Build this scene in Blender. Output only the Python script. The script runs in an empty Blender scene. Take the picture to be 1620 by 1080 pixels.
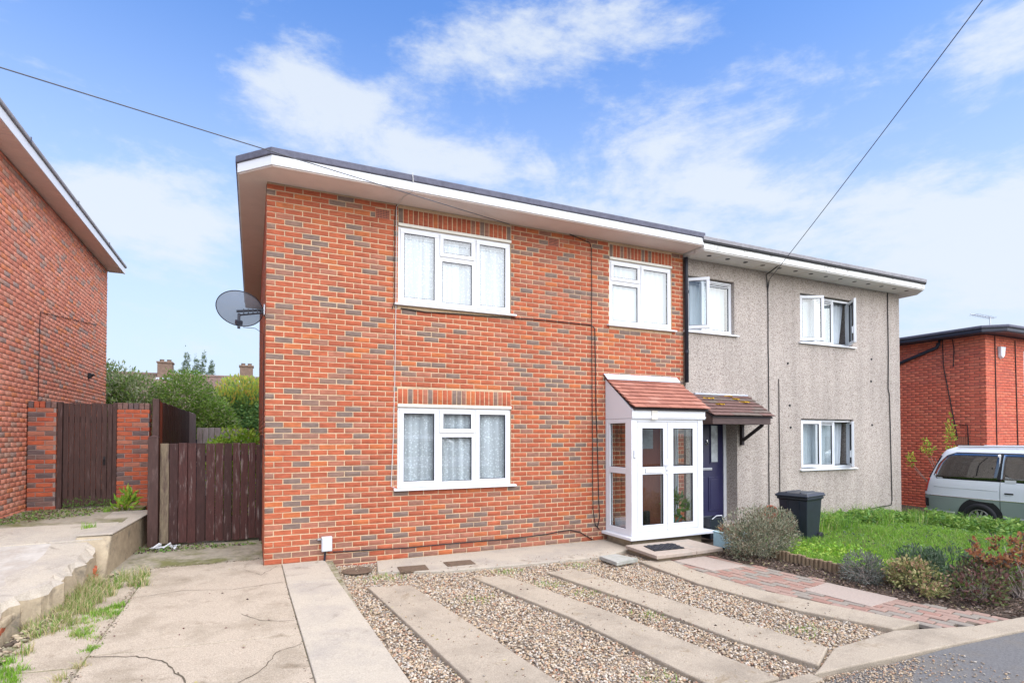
import bpy, math, random
import numpy as np
from mathutils import Vector, Matrix, noise
R = random.Random(7)
NR = np.random.RandomState(11)
sc = bpy.context.scene
COL = sc.collection
PI = math.pi

# ---------------------------------------------------------------- camera, sky, sun, exposure
FPX = 885.0; YAW = math.atan(410 / 885.0); PITCH = math.radians(1.0); CZ = 1.70
cd = bpy.data.cameras.new('camera'); cam = bpy.data.objects.new('camera', cd); COL.objects.link(cam)
cd.sensor_width = 36.0; cd.lens = FPX / 1620 * 36.0
cd.shift_y = 132.05 / 1620.0
cd.clip_start = 0.05; cd.clip_end = 2000
cam.location = (0, 0, CZ); cam.rotation_euler = (PI / 2 + PITCH, 0, -YAW)
sc.camera = cam

SUN_EL = math.radians(50); SUN_AZ = math.radians(160)      # azimuth clockwise from +y: behind the camera, to the right
world = bpy.data.worlds.new('World'); sc.world = world; world.use_nodes = True
wt = world.node_tree; wt.nodes.clear()
def wn(t, **k):
    n = wt.nodes.new(t)
    for a, b in k.items(): setattr(n, a, b)
    return n
def wl(a, b): wt.links.new(a, b)
def wmath(op, a, b=None, c=None, clamp=False):
    n = wn('ShaderNodeMath', operation=op); n.use_clamp = clamp
    for i, q in enumerate((a, b, c)):
        if q is None: continue
        if isinstance(q, (int, float)): n.inputs[i].default_value = q
        else: wl(q, n.inputs[i])
    return n.outputs[0]
sky = wn('ShaderNodeTexSky'); sky.sky_type = 'NISHITA'; sky.sun_disc = False
sky.sun_elevation = SUN_EL; sky.sun_rotation = SUN_AZ; sky.altitude = 50
sky.air_density = 1.35; sky.dust_density = 0.6; sky.ozone_density = 2.2
tc = wn('ShaderNodeTexCoord')
sep = wn('ShaderNodeSeparateXYZ'); wl(tc.outputs['Generated'], sep.inputs[0])
az = wmath('ARCTAN2', sep.outputs[0], sep.outputs[1]); el = wmath('ARCSINE', sep.outputs[2])
# cloud sheet: noise on the plane the view ray hits overhead
den = wmath('ADD', wmath('MAXIMUM', sep.outputs[2], 0.0), 0.22)
cmb = wn('ShaderNodeCombineXYZ'); wl(sep.outputs[0], cmb.inputs[0]); wl(sep.outputs[1], cmb.inputs[1]); wl(wmath('MULTIPLY', sep.outputs[2], 2.3), cmb.inputs[2])
n1 = wn('ShaderNodeTexNoise'); n1.inputs['Scale'].default_value = 3.6; n1.inputs['Detail'].default_value = 9; n1.inputs['Roughness'].default_value = 0.62; n1.inputs['Distortion'].default_value = 0.5
wl(cmb.outputs[0], n1.inputs['Vector'])
n2 = wn('ShaderNodeTexNoise'); n2.inputs['Scale'].default_value = 10.0; n2.inputs['Detail'].default_value = 8; n2.inputs['Roughness'].default_value = 0.65
wl(cmb.outputs[0], n2.inputs['Vector'])
BL = [  # cloud banks: azimuth, elevation (deg), their spreads, amount
    (2.5, 30.5, 5.5, 3.6, .50), (13, 26.5, 7, 2.6, .50), (22, 25.5, 8, 2.4, .45), (10, 29.5, 4, 1.6, .34), (-9, 18.5, 9, 3.2, .62), (-24, 21, 6, 2, .3),
    (21, 35, 9, 3.0, .36), (34, 36.5, 12, 2.4, .24), (46, 22, 7, 3.2, .44), (58, 17, 15, 5, .46), (66, 28, 9, 3.0, .34), (50, 29, 8, 2, .16),
    (-17, 34.5, 4, 2.2, .40), (-20, 31.5, 3, 2, .36), (70, 12, 14, 6, .5), (40, 27, 7, 2.2, .3), (32, 21, 9, 3.5, .30), (-4, 23, 4, 1.6, .2)]
tot = None
for a, e, sa, se, k in BL:
    u = wmath('DIVIDE', wmath('SUBTRACT', az, math.radians(a)), math.radians(sa))
    v = wmath('DIVIDE', wmath('SUBTRACT', el, math.radians(e)), math.radians(se))
    g = wmath('MULTIPLY', wmath('EXPONENT', wmath('MULTIPLY', wmath('ADD', wmath('MULTIPLY', u, u), wmath('MULTIPLY', v, v)), -1.0)), k)
    tot = g if tot is None else wmath('ADD', tot, g)
nz = wmath('ADD', wmath('MULTIPLY', wmath('SUBTRACT', n1.outputs['Fac'], 0.5), 1.5), wmath('MULTIPLY', wmath('SUBTRACT', n2.outputs['Fac'], 0.5), 0.9))
mask = wn('ShaderNodeMapRange'); mask.interpolation_type = 'SMOOTHSTEP'
wl(wmath('ADD', nz, tot), mask.inputs['Value']); mask.inputs['From Min'].default_value = 0.07; mask.inputs['From Max'].default_value = 0.58; mask.inputs['To Max'].default_value = 0.86
hz = wn('ShaderNodeMapRange'); hz.interpolation_type = 'SMOOTHSTEP'; wl(el, hz.inputs['Value'])
hz.inputs['From Min'].default_value = math.radians(41); hz.inputs['From Max'].default_value = math.radians(1); hz.inputs['To Max'].default_value = 0.88
mixh = wn('ShaderNodeMix', data_type='RGBA'); mixc = wn('ShaderNodeMix', data_type='RGBA')
tint = wn('ShaderNodeMix', data_type='RGBA', blend_type='MULTIPLY'); tint.inputs[0].default_value = 1.0
wl(sky.outputs[0], tint.inputs[6]); tint.inputs[7].default_value = (0.56, 0.80, 1.18, 1)
wl(hz.outputs[0], mixh.inputs[0]); wl(tint.outputs[2], mixh.inputs[6]); mixh.inputs[7].default_value = (3.3, 3.75, 4.35, 1)
wl(mask.outputs[0], mixc.inputs[0]); wl(mixh.outputs[2], mixc.inputs[6]); mixc.inputs[7].default_value = (3.65, 3.95, 4.3, 1)
bg = wn('ShaderNodeBackground'); wl(mixc.outputs[2], bg.inputs['Color']); bg.inputs['Strength'].default_value = 0.115
wo = wn('ShaderNodeOutputWorld'); wl(bg.outputs[0], wo.inputs[0])

sd = bpy.data.lights.new('sun', 'SUN'); sun = bpy.data.objects.new('sun', sd); COL.objects.link(sun)
sd.energy = 3.75; sd.angle = math.radians(105); sd.color = (1.0, 0.945, 0.86)
sdir = Vector((math.sin(SUN_AZ) * math.cos(SUN_EL), math.cos(SUN_AZ) * math.cos(SUN_EL), math.sin(SUN_EL)))
sun.location = sdir * 60; sun.rotation_euler = sdir.to_track_quat('Z', 'Y').to_euler()
vs = sc.view_settings
vs.view_transform = 'Standard'; vs.look = 'None'; vs.gamma = 1.0; vs.exposure = 1.0
try: vs.use_curve_mapping = False
except Exception: pass

def screen_px(p):                                         # size a unit length has in the picture (used only to pick the 300 largest pieces)
    return FPX / max(0.3, p[0] * math.sin(YAW) + p[1] * math.cos(YAW))

# ---------------------------------------------------------------- materials
MATS = {}
def mat(name, col, rough=0.7, var=0.15, nscale=8.0, bump=0.0, bscale=60.0, spec=0.3, metal=0.0, stretch=(1, 1, 1), col2=None, c2scale=1.2, c2lo=0.5, c2hi=0.65, trans=0.0, c2amt=1.0, col3=None, c3=(3, .6, .66, .7)):
    if name in MATS: return MATS[name]
    m = bpy.data.materials.new(name); m.use_nodes = True; t = m.node_tree; N = t.nodes; L = t.links
    b = N['Principled BSDF']; b.inputs['Roughness'].default_value = rough; b.inputs['Metallic'].default_value = metal
    b.inputs['Specular IOR Level'].default_value = spec
    g = N.new('ShaderNodeNewGeometry'); mp = N.new('ShaderNodeVectorMath'); mp.operation = 'MULTIPLY'; mp.inputs[1].default_value = stretch
    L.new(g.outputs['Position'], mp.inputs[0])
    nt = N.new('ShaderNodeTexNoise'); nt.inputs['Scale'].default_value = nscale; nt.inputs['Detail'].default_value = 6; nt.inputs['Roughness'].default_value = 0.65
    L.new(mp.outputs[0], nt.inputs['Vector'])
    mr = N.new('ShaderNodeMapRange'); mr.inputs['From Min'].default_value = 0.25; mr.inputs['From Max'].default_value = 0.75
    mr.inputs['To Min'].default_value = 1 - var; mr.inputs['To Max'].default_value = 1 + var
    L.new(nt.outputs['Fac'], mr.inputs['Value'])
    src = None
    if col2 is not None:
        n3 = N.new('ShaderNodeTexNoise'); n3.inputs['Scale'].default_value = c2scale; n3.inputs['Detail'].default_value = 8; n3.inputs['Roughness'].default_value = 0.7
        L.new(mp.outputs[0], n3.inputs['Vector'])
        m3 = N.new('ShaderNodeMapRange'); m3.inputs['From Min'].default_value = c2lo; m3.inputs['From Max'].default_value = c2hi; m3.inputs['To Max'].default_value = c2amt
        L.new(n3.outputs['Fac'], m3.inputs['Value'])
        mx = N.new('ShaderNodeMix'); mx.data_type = 'RGBA'; mx.inputs[6].default_value = (*col, 1); mx.inputs[7].default_value = (*col2, 1)
        L.new(m3.outputs[0], mx.inputs[0]); src = mx.outputs[2]
        if col3 is not None:
            n5 = N.new('ShaderNodeTexNoise'); n5.inputs['Scale'].default_value = c3[0]; n5.inputs['Detail'].default_value = 10; n5.inputs['Roughness'].default_value = 0.72; n5.inputs['Distortion'].default_value = .6
            of = N.new('ShaderNodeVectorMath'); of.operation = 'ADD'; of.inputs[1].default_value = (7.3, 2.1, 4.4); L.new(mp.outputs[0], of.inputs[0]); L.new(of.outputs[0], n5.inputs['Vector'])
            m5 = N.new('ShaderNodeMapRange'); m5.inputs['From Min'].default_value = c3[1]; m5.inputs['From Max'].default_value = c3[2]; m5.inputs['To Max'].default_value = c3[3]; L.new(n5.outputs['Fac'], m5.inputs['Value'])
            mx5 = N.new('ShaderNodeMix'); mx5.data_type = 'RGBA'; mx5.inputs[7].default_value = (*col3, 1); L.new(src, mx5.inputs[6]); L.new(m5.outputs[0], mx5.inputs[0]); src = mx5.outputs[2]
    vm = N.new('ShaderNodeVectorMath'); vm.operation = 'SCALE'
    if src is None: vm.inputs[0].default_value = col
    else: L.new(src, vm.inputs[0])
    L.new(mr.outputs[0], vm.inputs['Scale']); L.new(vm.outputs[0], b.inputs['Base Color'])
    if bump:
        nb = N.new('ShaderNodeTexNoise'); nb.inputs['Scale'].default_value = bscale; nb.inputs['Detail'].default_value = 5
        L.new(mp.outputs[0], nb.inputs['Vector'])
        bp = N.new('ShaderNodeBump'); bp.inputs['Strength'].default_value = bump; bp.inputs['Distance'].default_value = 0.01
        L.new(nb.outputs['Fac'], bp.inputs['Height']); L.new(bp.outputs[0], b.inputs['Normal'])
    if trans:
        tr = N.new('ShaderNodeBsdfTranslucent'); L.new(vm.outputs[0], tr.inputs['Color'])
        ms = N.new('ShaderNodeMixShader'); ms.inputs[0].default_value = trans
        out = N['Material Output']; L.new(b.outputs[0], ms.inputs[1]); L.new(tr.outputs[0], ms.inputs[2]); L.new(ms.outputs[0], out.inputs[0])
    MATS[name] = m; return m

def brickmats(prefix, cols, var=0.3):
    return [mat(f'{prefix}_{i}', c, 0.85, var, 9, 0.5, 70, 0.15, stretch=(1, 1, 3.2), col2=tuple(x * .62 + .012 for x in c), c2scale=5, c2lo=.52, c2hi=.75, c2amt=.7, col3=tuple(x * .72 + .03 for x in c), c3=(.75, .48, .66, .55)) for i, c in enumerate(cols)]
BR = brickmats('brick_red', [(.43, .118, .058), (.395, .104, .053), (.47, .140, .055), (.36, .100, .053), (.38, .145, .090), (.29, .138, .095), (.205, .142, .115), (.25, .150, .112)])
BRW = [28, 26, 8, 15, 9, 6, 7, 4]
BL_ = brickmats('brick_pink', [(.66, .265, .175), (.62, .23, .145), (.66, .295, .20), (.58, .215, .14), (.48, .28, .205), (.38, .255, .21), (.64, .23, .115)])
BLW = [24, 22, 16, 14, 8, 6, 10]
BRR = brickmats('brick_scarlet', [(.60, .15, .088), (.56, .13, .078), (.62, .17, .10), (.52, .125, .08)], .22)
BRRW = [3, 3, 2, 1]
BG = brickmats('brick_gate', [(.46, .115, .055), (.40, .10, .055), (.42, .16, .10), (.15, .105, .10), (.20, .12, .10)])
BGW = [5, 4, 2, 3, 2]
M = dict(
    mortar=mat('mortar_sand', (.58, .42, .265), .95, .2, 30, .4, 150, col2=(.45, .32, .21), c2scale=.8, c2lo=.45, c2hi=.65),
    mortar_g=mat('mortar_grey', (.30, .23, .20), .95, .2, 30, .4, 150),
    mortar_r=mat('mortar_rose', (.19, .10, .08), .95, .2, 30),
    white=mat('white_plastic', (.70, .71, .725), .35, .025, 3, 0, spec=.5),
    whiteold=mat('old_white_paint', (.72, .72, .69), .6, .06, 5, .1, 40, col2=(.36, .34, .31), c2scale=7, c2lo=.55, c2hi=.60, c2amt=.75),
    cream=mat('cream_trim', (.66, .63, .55), .5, .08, 10),
    soffit=mat('soffit_board', (.68, .59, .535), .75, .07, 3),
    soffit_l=mat('soffit_plastic', (.80, .71, .67), .6, .06, 4),
    soffit_g=mat('soffit_grey', (.66, .64, .60), .75, .06, 3),
    felt=mat('slate_felt', (.115, .115, .15), .85, .25, 14, .4, 120),
    felt_g=mat('grey_felt', (.26, .25, .26), .85, .25, 14, .4, 120),
    navy=mat('navy_fascia', (.028, .030, .048), .4, .2, 8, spec=.4),
    black=mat('black_rubber', (.018, .018, .02), .6, .2, 10),
    pipe=mat('black_pipe', (.022, .024, .034), .45, .2, 10),
    gasket=mat('window_gasket', (.03, .03, .035), .6, 0.1),
    brown=mat('brown_paint', (.066, .034, .028), .62, .35, 5, .3, 30, stretch=(6, 6, 1), col2=(.15, .10, .09), c2scale=3.5, c2lo=.55, c2hi=.75),
    brown2=mat('brown_stain', (.066, .024, .020), .6, .45, 6, .35, 40, stretch=(7, 7, 1), col2=(.25, .195, .175), c2scale=3.6, c2lo=.56, c2hi=.70),
    brown3=mat('weathered_board', (.20, .155, .10), .8, .4, 6, .4, 40, stretch=(7, 7, 1), col2=(.075, .045, .04), c2scale=2, c2lo=.45, c2hi=.62),
    brown4=mat('dark_stain', (.046, .019, .016), .6, .4, 6, .35, 40, stretch=(7, 7, 1), col2=(.22, .165, .15), c2scale=3.8, c2lo=.57, c2hi=.72),
    redboard=mat('red_brown_board', (.20, .045, .022), .6, .4, 6, .3, 40, stretch=(7, 7, 1)),
    greyboard=mat('grey_board', (.30, .265, .25), .85, .4, 6, .4, 40, stretch=(7, 7, 1)),
    canopy=mat('canopy_timber', (.085, .055, .050), .6, .3, 5, .2, 30, stretch=(1, 6, 6)),
    blackwood=mat('black_timber', (.028, .020, .022), .6, .3, 6, .2, 30),
    zinc=mat('lead_flashing', (.52, .55, .61), .5, .12, 6, .1, 20),
    metal=mat('grey_metal', (.42, .43, .46), .38, .1, 10, metal=.7),
    chrome=mat('chrome', (.75, .76, .78), .18, .03, 5, metal=1.0),
    meter=mat('meter_grey', (.56, .57, .58), .5, .04, 6),
    terracotta=mat('terracotta', (.42, .14, .085), .85, .15, 20),
    asphalt=mat('asphalt', (.15, .145, .14), .92, .35, 60, .7, 200, col2=(.17, .15, .125), c2scale=2.5, c2lo=.48, c2hi=.7),
    soil=mat('soil', (.075, .055, .04), .95, .4, 20, .7, 60),
    gravelbed=mat('gravel_bed', (.26, .20, .145), .95, .45, 60, 1.0, 90, col2=(.12, .095, .07), c2scale=9),
    conc=mat('old_concrete', (.44, .365, .275), .92, .42, 95, .9, 170, col2=(.335, .275, .20), c2scale=1.6, c2lo=.48, c2hi=.62, c2amt=.9, col3=(.235, .185, .125), c3=(2.3, .565, .68, .9)),
    conc_s=mat('smooth_concrete', (.425, .37, .29), .9, .22, 70, .5, 160, col2=(.34, .30, .25), c2scale=1.7, c2lo=.46, c2hi=.64, c2amt=.85, col3=(.23, .195, .15), c3=(3.2, .57, .69, .8)),
    conc_strip=mat('strip_concrete', (.385, .32, .24), .92, .34, 90, .7, 170, col2=(.29, .24, .18), c2scale=2.0, c2lo=.46, c2hi=.64, c2amt=.9, col3=(.235, .175, .105), c3=(3.6, .58, .67, .7)),
    conc_w=mat('pale_cement', (.45, .415, .36), .9, .14, 12, .5, 120, col2=(.36, .315, .26), c2scale=.9, c2lo=.44, c2hi=.56),
    conc_d=mat('mossy_concrete', (.32, .28, .21), .95, .3, 14, .6, 80, col2=(.15, .145, .055), c2scale=1.6, c2lo=.45, c2hi=.6),
    conc_wall=mat('retaining_concrete', (.36, .29, .195), .92, .25, 9, .6, 50, col2=(.18, .15, .11), c2scale=3, c2lo=.52, c2hi=.66),
    crack=mat('crack_dirt', (.10, .08, .055), 1, .3, 40),
    rust=mat('rusty_iron', (.13, .088, .058), .85, .35, 25, .4, 90),
    slabpink=mat('pink_slab', (.36, .29, .24), .9, .14, 40, .4, 150, col2=(.35, .285, .235), c2scale=2),
    slabgrey=mat('grey_slab', (.36, .35, .31), .9, .16, 20, .4, 130, col2=(.27, .275, .225), c2scale=3),
    stepslab=mat('step_slab', (.38, .31, .25), .9, .13, 20, .3, 140, col2=(.33, .29, .24), c2scale=3),
    pav_r=mat('paver_red', (.29, .165, .125), .9, .2, 20, .4, 120), pav_o=mat('paver_rose', (.31, .205, .16), .9, .2, 20, .4, 120),
    pav_g=mat('paver_grey', (.25, .215, .175), .9, .2, 20, .4, 120),
    sand=mat('joint_sand', (.15, .12, .09), 1, .3, 40),
    tile_r=mat('tile_red', (.36, .150, .105), .85, .16, 14, .25, 90), tile_o=mat('tile_rose', (.40, .185, .135), .85, .16, 14, .25, 90), tile_d=mat('tile_deep', (.31, .125, .088), .85, .18, 14, .25, 90),
    ctile=mat('old_tile', (.155, .088, .075), .9, .3, 14, .35, 90), ctile2=mat('old_tile_grey', (.145, .11, .092), .9, .3, 14, .35, 90),
    lichen=mat('lichen', (.62, .37, .035), .95, .3, 30, .5, 90),
    door=mat('navy_door', (.022, .021, .068), .32, .12, 4, spec=.5),
    doorred=mat('inner_door', (.27, .085, .048), .4, .2, 5, stretch=(6, 6, 1)),
    dark=mat('interior_dark', (.055, .05, .05), .9, .1),
    inwall=mat('interior_wall', (.40, .37, .34), .9, .05),
    bin=mat('bin_plastic', (.017, .022, .034), .38, .3, 6, .1, 30, spec=.5),
    mat_=mat('door_mat', (.035, .035, .042), .9, .3, 50, .6, 200),
    teal=mat('pale_blue_paint', (.36, .50, .52), .7, .2, 8),
    wood_l=mat('log_timber', (.235, .165, .10), .9, .35, 8, .4, 50, stretch=(5, 5, 1)),
    bark=mat('bark', (.13, .10, .08), .95, .3, 10, .5, 40), twig=mat('pale_twig', (.33, .27, .23), .9, .25, 20), twig_d=mat('dark_twig', (.09, .07, .06), .9, .3, 20),
    rooft=mat('far_tiles', (.175, .115, .095), .9, .25, 5, .2, 40, col2=(.13, .095, .08), c2scale=2.5),
    chim=mat('chimney_brick', (.17, .115, .085), .9, .3, 9, .4, 30),
    van_w=mat('silver_paint', (.70, .73, .77), .28, .02, 2, spec=.6), van_g=mat('green_grey_paint', (.25, .30, .275), .3, .05, 2, spec=.6),
    red_l=mat('tail_lamp', (.50, .03, .02), .2, .05, 4, spec=.6),
    alu=mat('alloy_wheel', (.50, .49, .47), .4, .15, 20, metal=.6),
    green_p=mat('green_plastic', (.05, .20, .15), .4, .1),
    hedge=mat('shed_wall', (.05, .06, .08), .7, .2, 8), pale=mat('pale_render', (.58, .55, .50), .9, .08, 8),
    cable_w=mat('pale_cable', (.55, .53, .50), .6, .1), cable=mat('black_cable', (.015, .015, .017), .6, .1), wire=mat('overhead_cable', (.09, .095, .11), .6, .1),
)
def leafm(n, c, tr=.35): return mat(n, c, .55, .22, 25, 0, spec=.3, trans=tr)
LF = dict(
    pale=[leafm('leaf_sage_a', (.27, .34, .14)), leafm('leaf_sage_b', (.36, .40, .21)), leafm('leaf_sage_c', (.22, .32, .10)), leafm('leaf_sage_d', (.40, .43, .27))],
    olive=[leafm('leaf_fresh_a', (.20, .33, .055)), leafm('leaf_fresh_b', (.28, .40, .09)), leafm('leaf_fresh_c', (.16, .28, .05))],
    dark=[leafm('leaf_dark_a', (.155, .30, .10)), leafm('leaf_dark_b', (.22, .37, .11)), leafm('leaf_dark_c', (.115, .24, .085)), leafm('leaf_dark_d', (.26, .37, .10))],
    gold=[leafm('leaf_gold_a', (.58, .52, .09)), leafm('leaf_gold_b', (.62, .42, .11)), leafm('leaf_gold_c', (.42, .54, .09)), leafm('leaf_dark_d', (.26, .37, .10))],
    lime=[leafm('leaf_lime_a', (.30, .46, .05)), leafm('leaf_lime_b', (.20, .38, .045)), leafm('leaf_lime_c', (.38, .50, .07))],
    conifer=[leafm('leaf_fir_a', (.09, .145, .075)), leafm('leaf_fir_b', (.14, .19, .10)), leafm('leaf_fir_c', (.19, .235, .13))],
    lav=[leafm('leaf_grey_a', (.32, .32, .215)), leafm('leaf_grey_b', (.19, .21, .125)), leafm('leaf_grey_c', (.42, .40, .285)), leafm('leaf_grey_d', (.24, .17, .115)), leafm('leaf_grey_e', (.12, .145, .09))],
    hebe=[leafm('leaf_hebe_a', (.19, .20, .17)), leafm('leaf_hebe_b', (.12, .14, .11)), leafm('leaf_hebe_c', (.26, .25, .22))],
    vari=[leafm('leaf_vari_a', (.48, .43, .20)), leafm('leaf_vari_b', (.36, .35, .14)), leafm('leaf_vari_c', (.44, .27, .17)), leafm('leaf_vari_d', (.16, .19, .06))],
    purple=[leafm('leaf_wine_a', (.17, .075, .065)), leafm('leaf_wine_b', (.25, .14, .115)), leafm('leaf_wine_c', (.11, .085, .065)), leafm('leaf_wine_d', (.16, .18, .08))],
    rustl=[leafm('leaf_rust_a', (.36, .14, .06)), leafm('leaf_rust_b', (.27, .10, .055)), leafm('leaf_rust_c', (.40, .20, .09)), leafm('leaf_wine_c', (.085, .06, .055))],
    blue=[leafm('leaf_blue_a', (.10, .155, .085)), leafm('leaf_blue_b', (.155, .20, .13)), leafm('leaf_blue_c', (.07, .12, .06))],
    grass=[leafm('grass_a', (.19, .37, .035)), leafm('grass_b', (.24, .44, .045)), leafm('grass_c', (.15, .30, .04)), leafm('grass_d', (.30, .46, .07))],
    dry=[leafm('grass_dry_a', (.58, .48, .28)), leafm('grass_dry_b', (.48, .42, .21)), leafm('grass_dry_c', (.27, .33, .10))],
    weed=[leafm('weed_a', (.13, .26, .05)), leafm('weed_b', (.18, .33, .065)), leafm('weed_c', (.095, .20, .045))],
)
PEB = [mat('pebble_%d' % i, c, .8, .2, 40) for i, c in enumerate([(.44, .32, .20), (.47, .38, .27), (.52, .455, .37), (.34, .26, .18), (.22, .175, .135), (.37, .22, .14), (.36, .32, .27)])]
CHIP = [mat('chip_%d' % i, c, .95, .3, 30) for i, c in enumerate([(.13, .085, .06), (.08, .055, .042), (.20, .14, .105), (.26, .20, .16)])]

def glass(name, tint=(1, 1, 1), ior=1.45, boost=1.0):
    m = bpy.data.materials.new(name); m.use_nodes = True; t = m.node_tree; t.nodes.clear()
    o = t.nodes.new('ShaderNodeOutputMaterial'); mx = t.nodes.new('ShaderNodeMixShader'); tr = t.nodes.new('ShaderNodeBsdfTransparent'); gl = t.nodes.new('ShaderNodeBsdfGlossy')
    fr = t.nodes.new('ShaderNodeFresnel'); fr.inputs['IOR'].default_value = ior
    mu = t.nodes.new('ShaderNodeMath'); mu.operation = 'MULTIPLY'; mu.inputs[1].default_value = boost; mu.use_clamp = True
    tr.inputs[0].default_value = (*tint, 1); gl.inputs['Roughness'].default_value = 0.01
    ge = t.nodes.new('ShaderNodeNewGeometry'); iv = t.nodes.new('ShaderNodeMath'); iv.operation = 'SUBTRACT'; iv.inputs[0].default_value = 1.0; t.links.new(ge.outputs['Backfacing'], iv.inputs[1])
    m2 = t.nodes.new('ShaderNodeMath'); m2.operation = 'MULTIPLY'; t.links.new(fr.outputs[0], mu.inputs[0]); t.links.new(mu.outputs[0], m2.inputs[0]); t.links.new(iv.outputs[0], m2.inputs[1]); t.links.new(m2.outputs[0], mx.inputs[0]); t.links.new(tr.outputs[0], mx.inputs[1]); t.links.new(gl.outputs[0], mx.inputs[2]); t.links.new(mx.outputs[0], o.inputs[0])
    MATS[name] = m; return m
M['dglass'] = mat('door_glass', (.45, .48, .50), .08, .3, 12, spec=.9)
M['glass'] = glass('window_glass', (.93, .96, .96), 1.5, 3.6)
M['vglass'] = glass('van_glass', (.34, .42, .41), 1.5, 5.0)
def mesh_dish():
    m = bpy.data.materials.new('dish_mesh'); m.use_nodes = True; t = m.node_tree; N = t.nodes
    b = N['Principled BSDF']; b.inputs['Base Color'].default_value = (.14, .145, .175, 1); b.inputs['Roughness'].default_value = .5
    tr = N.new('ShaderNodeBsdfTransparent'); mx = N.new('ShaderNodeMixShader'); mx.inputs[0].default_value = .68
    t.links.new(tr.outputs[0], mx.inputs[1]); t.links.new(b.outputs[0], mx.inputs[2]); t.links.new(mx.outputs[0], N['Material Output'].inputs[0])
    return m
M['dish'] = mesh_dish()
def curtain_mat(name, base, dots):
    m = bpy.data.materials.new(name); m.use_nodes = True; t = m.node_tree; N = t.nodes; L = t.links
    b = N['Principled BSDF']; b.inputs['Roughness'].default_value = .9; b.inputs['Specular IOR Level'].default_value = .05
    g = N.new('ShaderNodeNewGeometry'); v = N.new('ShaderNodeTexVoronoi'); v.inputs['Scale'].default_value = 27; L.new(g.outputs['Position'], v.inputs['Vector'])
    mr = N.new('ShaderNodeMapRange'); mr.inputs['From Min'].default_value = .27; mr.inputs['From Max'].default_value = .36; L.new(v.outputs['Distance'], mr.inputs['Value'])
    mx = N.new('ShaderNodeMix'); mx.data_type = 'RGBA'; mx.inputs[6].default_value = (*dots, 1); mx.inputs[7].default_value = (*base, 1)
    mu = N.new('ShaderNodeVectorMath'); mu.operation = 'MULTIPLY'; mu.inputs[1].default_value = (1, .3, .02); L.new(g.outputs['Position'], mu.inputs[0])
    nn = N.new('ShaderNodeTexNoise'); nn.inputs['Scale'].default_value = 16; nn.inputs['Detail'].default_value = 3; L.new(mu.outputs[0], nn.inputs['Vector'])
    m4 = N.new('ShaderNodeMapRange'); m4.inputs['From Min'].default_value = .3; m4.inputs['From Max'].default_value = .7; m4.inputs['To Min'].default_value = .62; m4.inputs['To Max'].default_value = 1.18; L.new(nn.outputs['Fac'], m4.inputs['Value'])  # upright light and dark streaks: shading of the folds put into the net colour
    sc_ = N.new('ShaderNodeVectorMath'); sc_.operation = 'SCALE'; L.new(m4.outputs[0], sc_.inputs['Scale'])
    L.new(mr.outputs[0], mx.inputs[0]); L.new(mx.outputs[2], sc_.inputs[0]); L.new(sc_.outputs[0], b.inputs['Base Color'])
    return m
M['net'] = curtain_mat('net_dotted', (.58, .60, .645), (.84, .86, .89))
M['net2'] = mat('net_plain', (.60, .635, .665), .9, .08, 6, spec=.05)
M['net_low'] = curtain_mat('net_grey_dotted', (.66, .66, .68), (.93, .93, .94))
def pebbledash():
    m = bpy.data.materials.new('pebbledash'); m.use_nodes = True; t = m.node_tree; N = t.nodes; L = t.links
    b = N['Principled BSDF']; b.inputs['Roughness'].default_value = .95; b.inputs['Specular IOR Level'].default_value = .1
    g = N.new('ShaderNodeNewGeometry'); v = N.new('ShaderNodeTexVoronoi'); v.inputs['Scale'].default_value = 88; L.new(g.outputs['Position'], v.inputs['Vector'])
    sp = N.new('ShaderNodeSeparateColor'); L.new(v.outputs['Color'], sp.inputs[0])
    r = N.new('ShaderNodeValToRGB'); e = r.color_ramp.elements
    e[0].position = 0; e[0].color = (.17, .135, .115, 1); e[1].position = 1; e[1].color = (.56, .49, .42, 1)
    for p, c in ((.10, (.23, .18, .155)), (.20, (.37, .32, .28)), (.55, (.42, .37, .325)), (.8, (.475, .415, .365))):
        q = e.new(p); q.color = (*c, 1)
    L.new(sp.outputs[0], r.inputs[0])
    n = N.new('ShaderNodeTexNoise'); n.inputs['Scale'].default_value = .9; n.inputs['Detail'].default_value = 5; L.new(g.outputs['Position'], n.inputs['Vector'])
    mr = N.new('ShaderNodeMapRange'); mr.inputs['To Min'].default_value = .88; mr.inputs['To Max'].default_value = 1.15; L.new(n.outputs['Fac'], mr.inputs['Value'])
    st = N.new('ShaderNodeVectorMath'); st.operation = 'MULTIPLY'; st.inputs[1].default_value = (2.2, 2.2, .16); L.new(g.outputs['Position'], st.inputs[0])
    n9 = N.new('ShaderNodeTexNoise'); n9.inputs['Scale'].default_value = 1.6; n9.inputs['Detail'].default_value = 6; L.new(st.outputs[0], n9.inputs['Vector'])
    m9 = N.new('ShaderNodeMapRange'); m9.inputs['From Min'].default_value = .35; m9.inputs['From Max'].default_value = .7; m9.inputs['To Min'].default_value = 1.05; m9.inputs['To Max'].default_value = .86; L.new(n9.outputs['Fac'], m9.inputs['Value'])
    mm = N.new('ShaderNodeMath'); mm.operation = 'MULTIPLY'; L.new(mr.outputs[0], mm.inputs[0]); L.new(m9.outputs[0], mm.inputs[1])
    s = N.new('ShaderNodeVectorMath'); s.operation = 'SCALE'; L.new(r.outputs[0], s.inputs[0]); L.new(mm.outputs[0], s.inputs['Scale']); L.new(s.outputs[0], b.inputs['Base Color'])
    bp = N.new('ShaderNodeBump'); bp.invert = True; bp.inputs['Strength'].default_value = .8; bp.inputs['Distance'].default_value = .008
    L.new(v.outputs['Distance'], bp.inputs['Height']); L.new(bp.outputs[0], b.inputs['Normal'])
    MATS['pebbledash'] = m; return m
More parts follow.
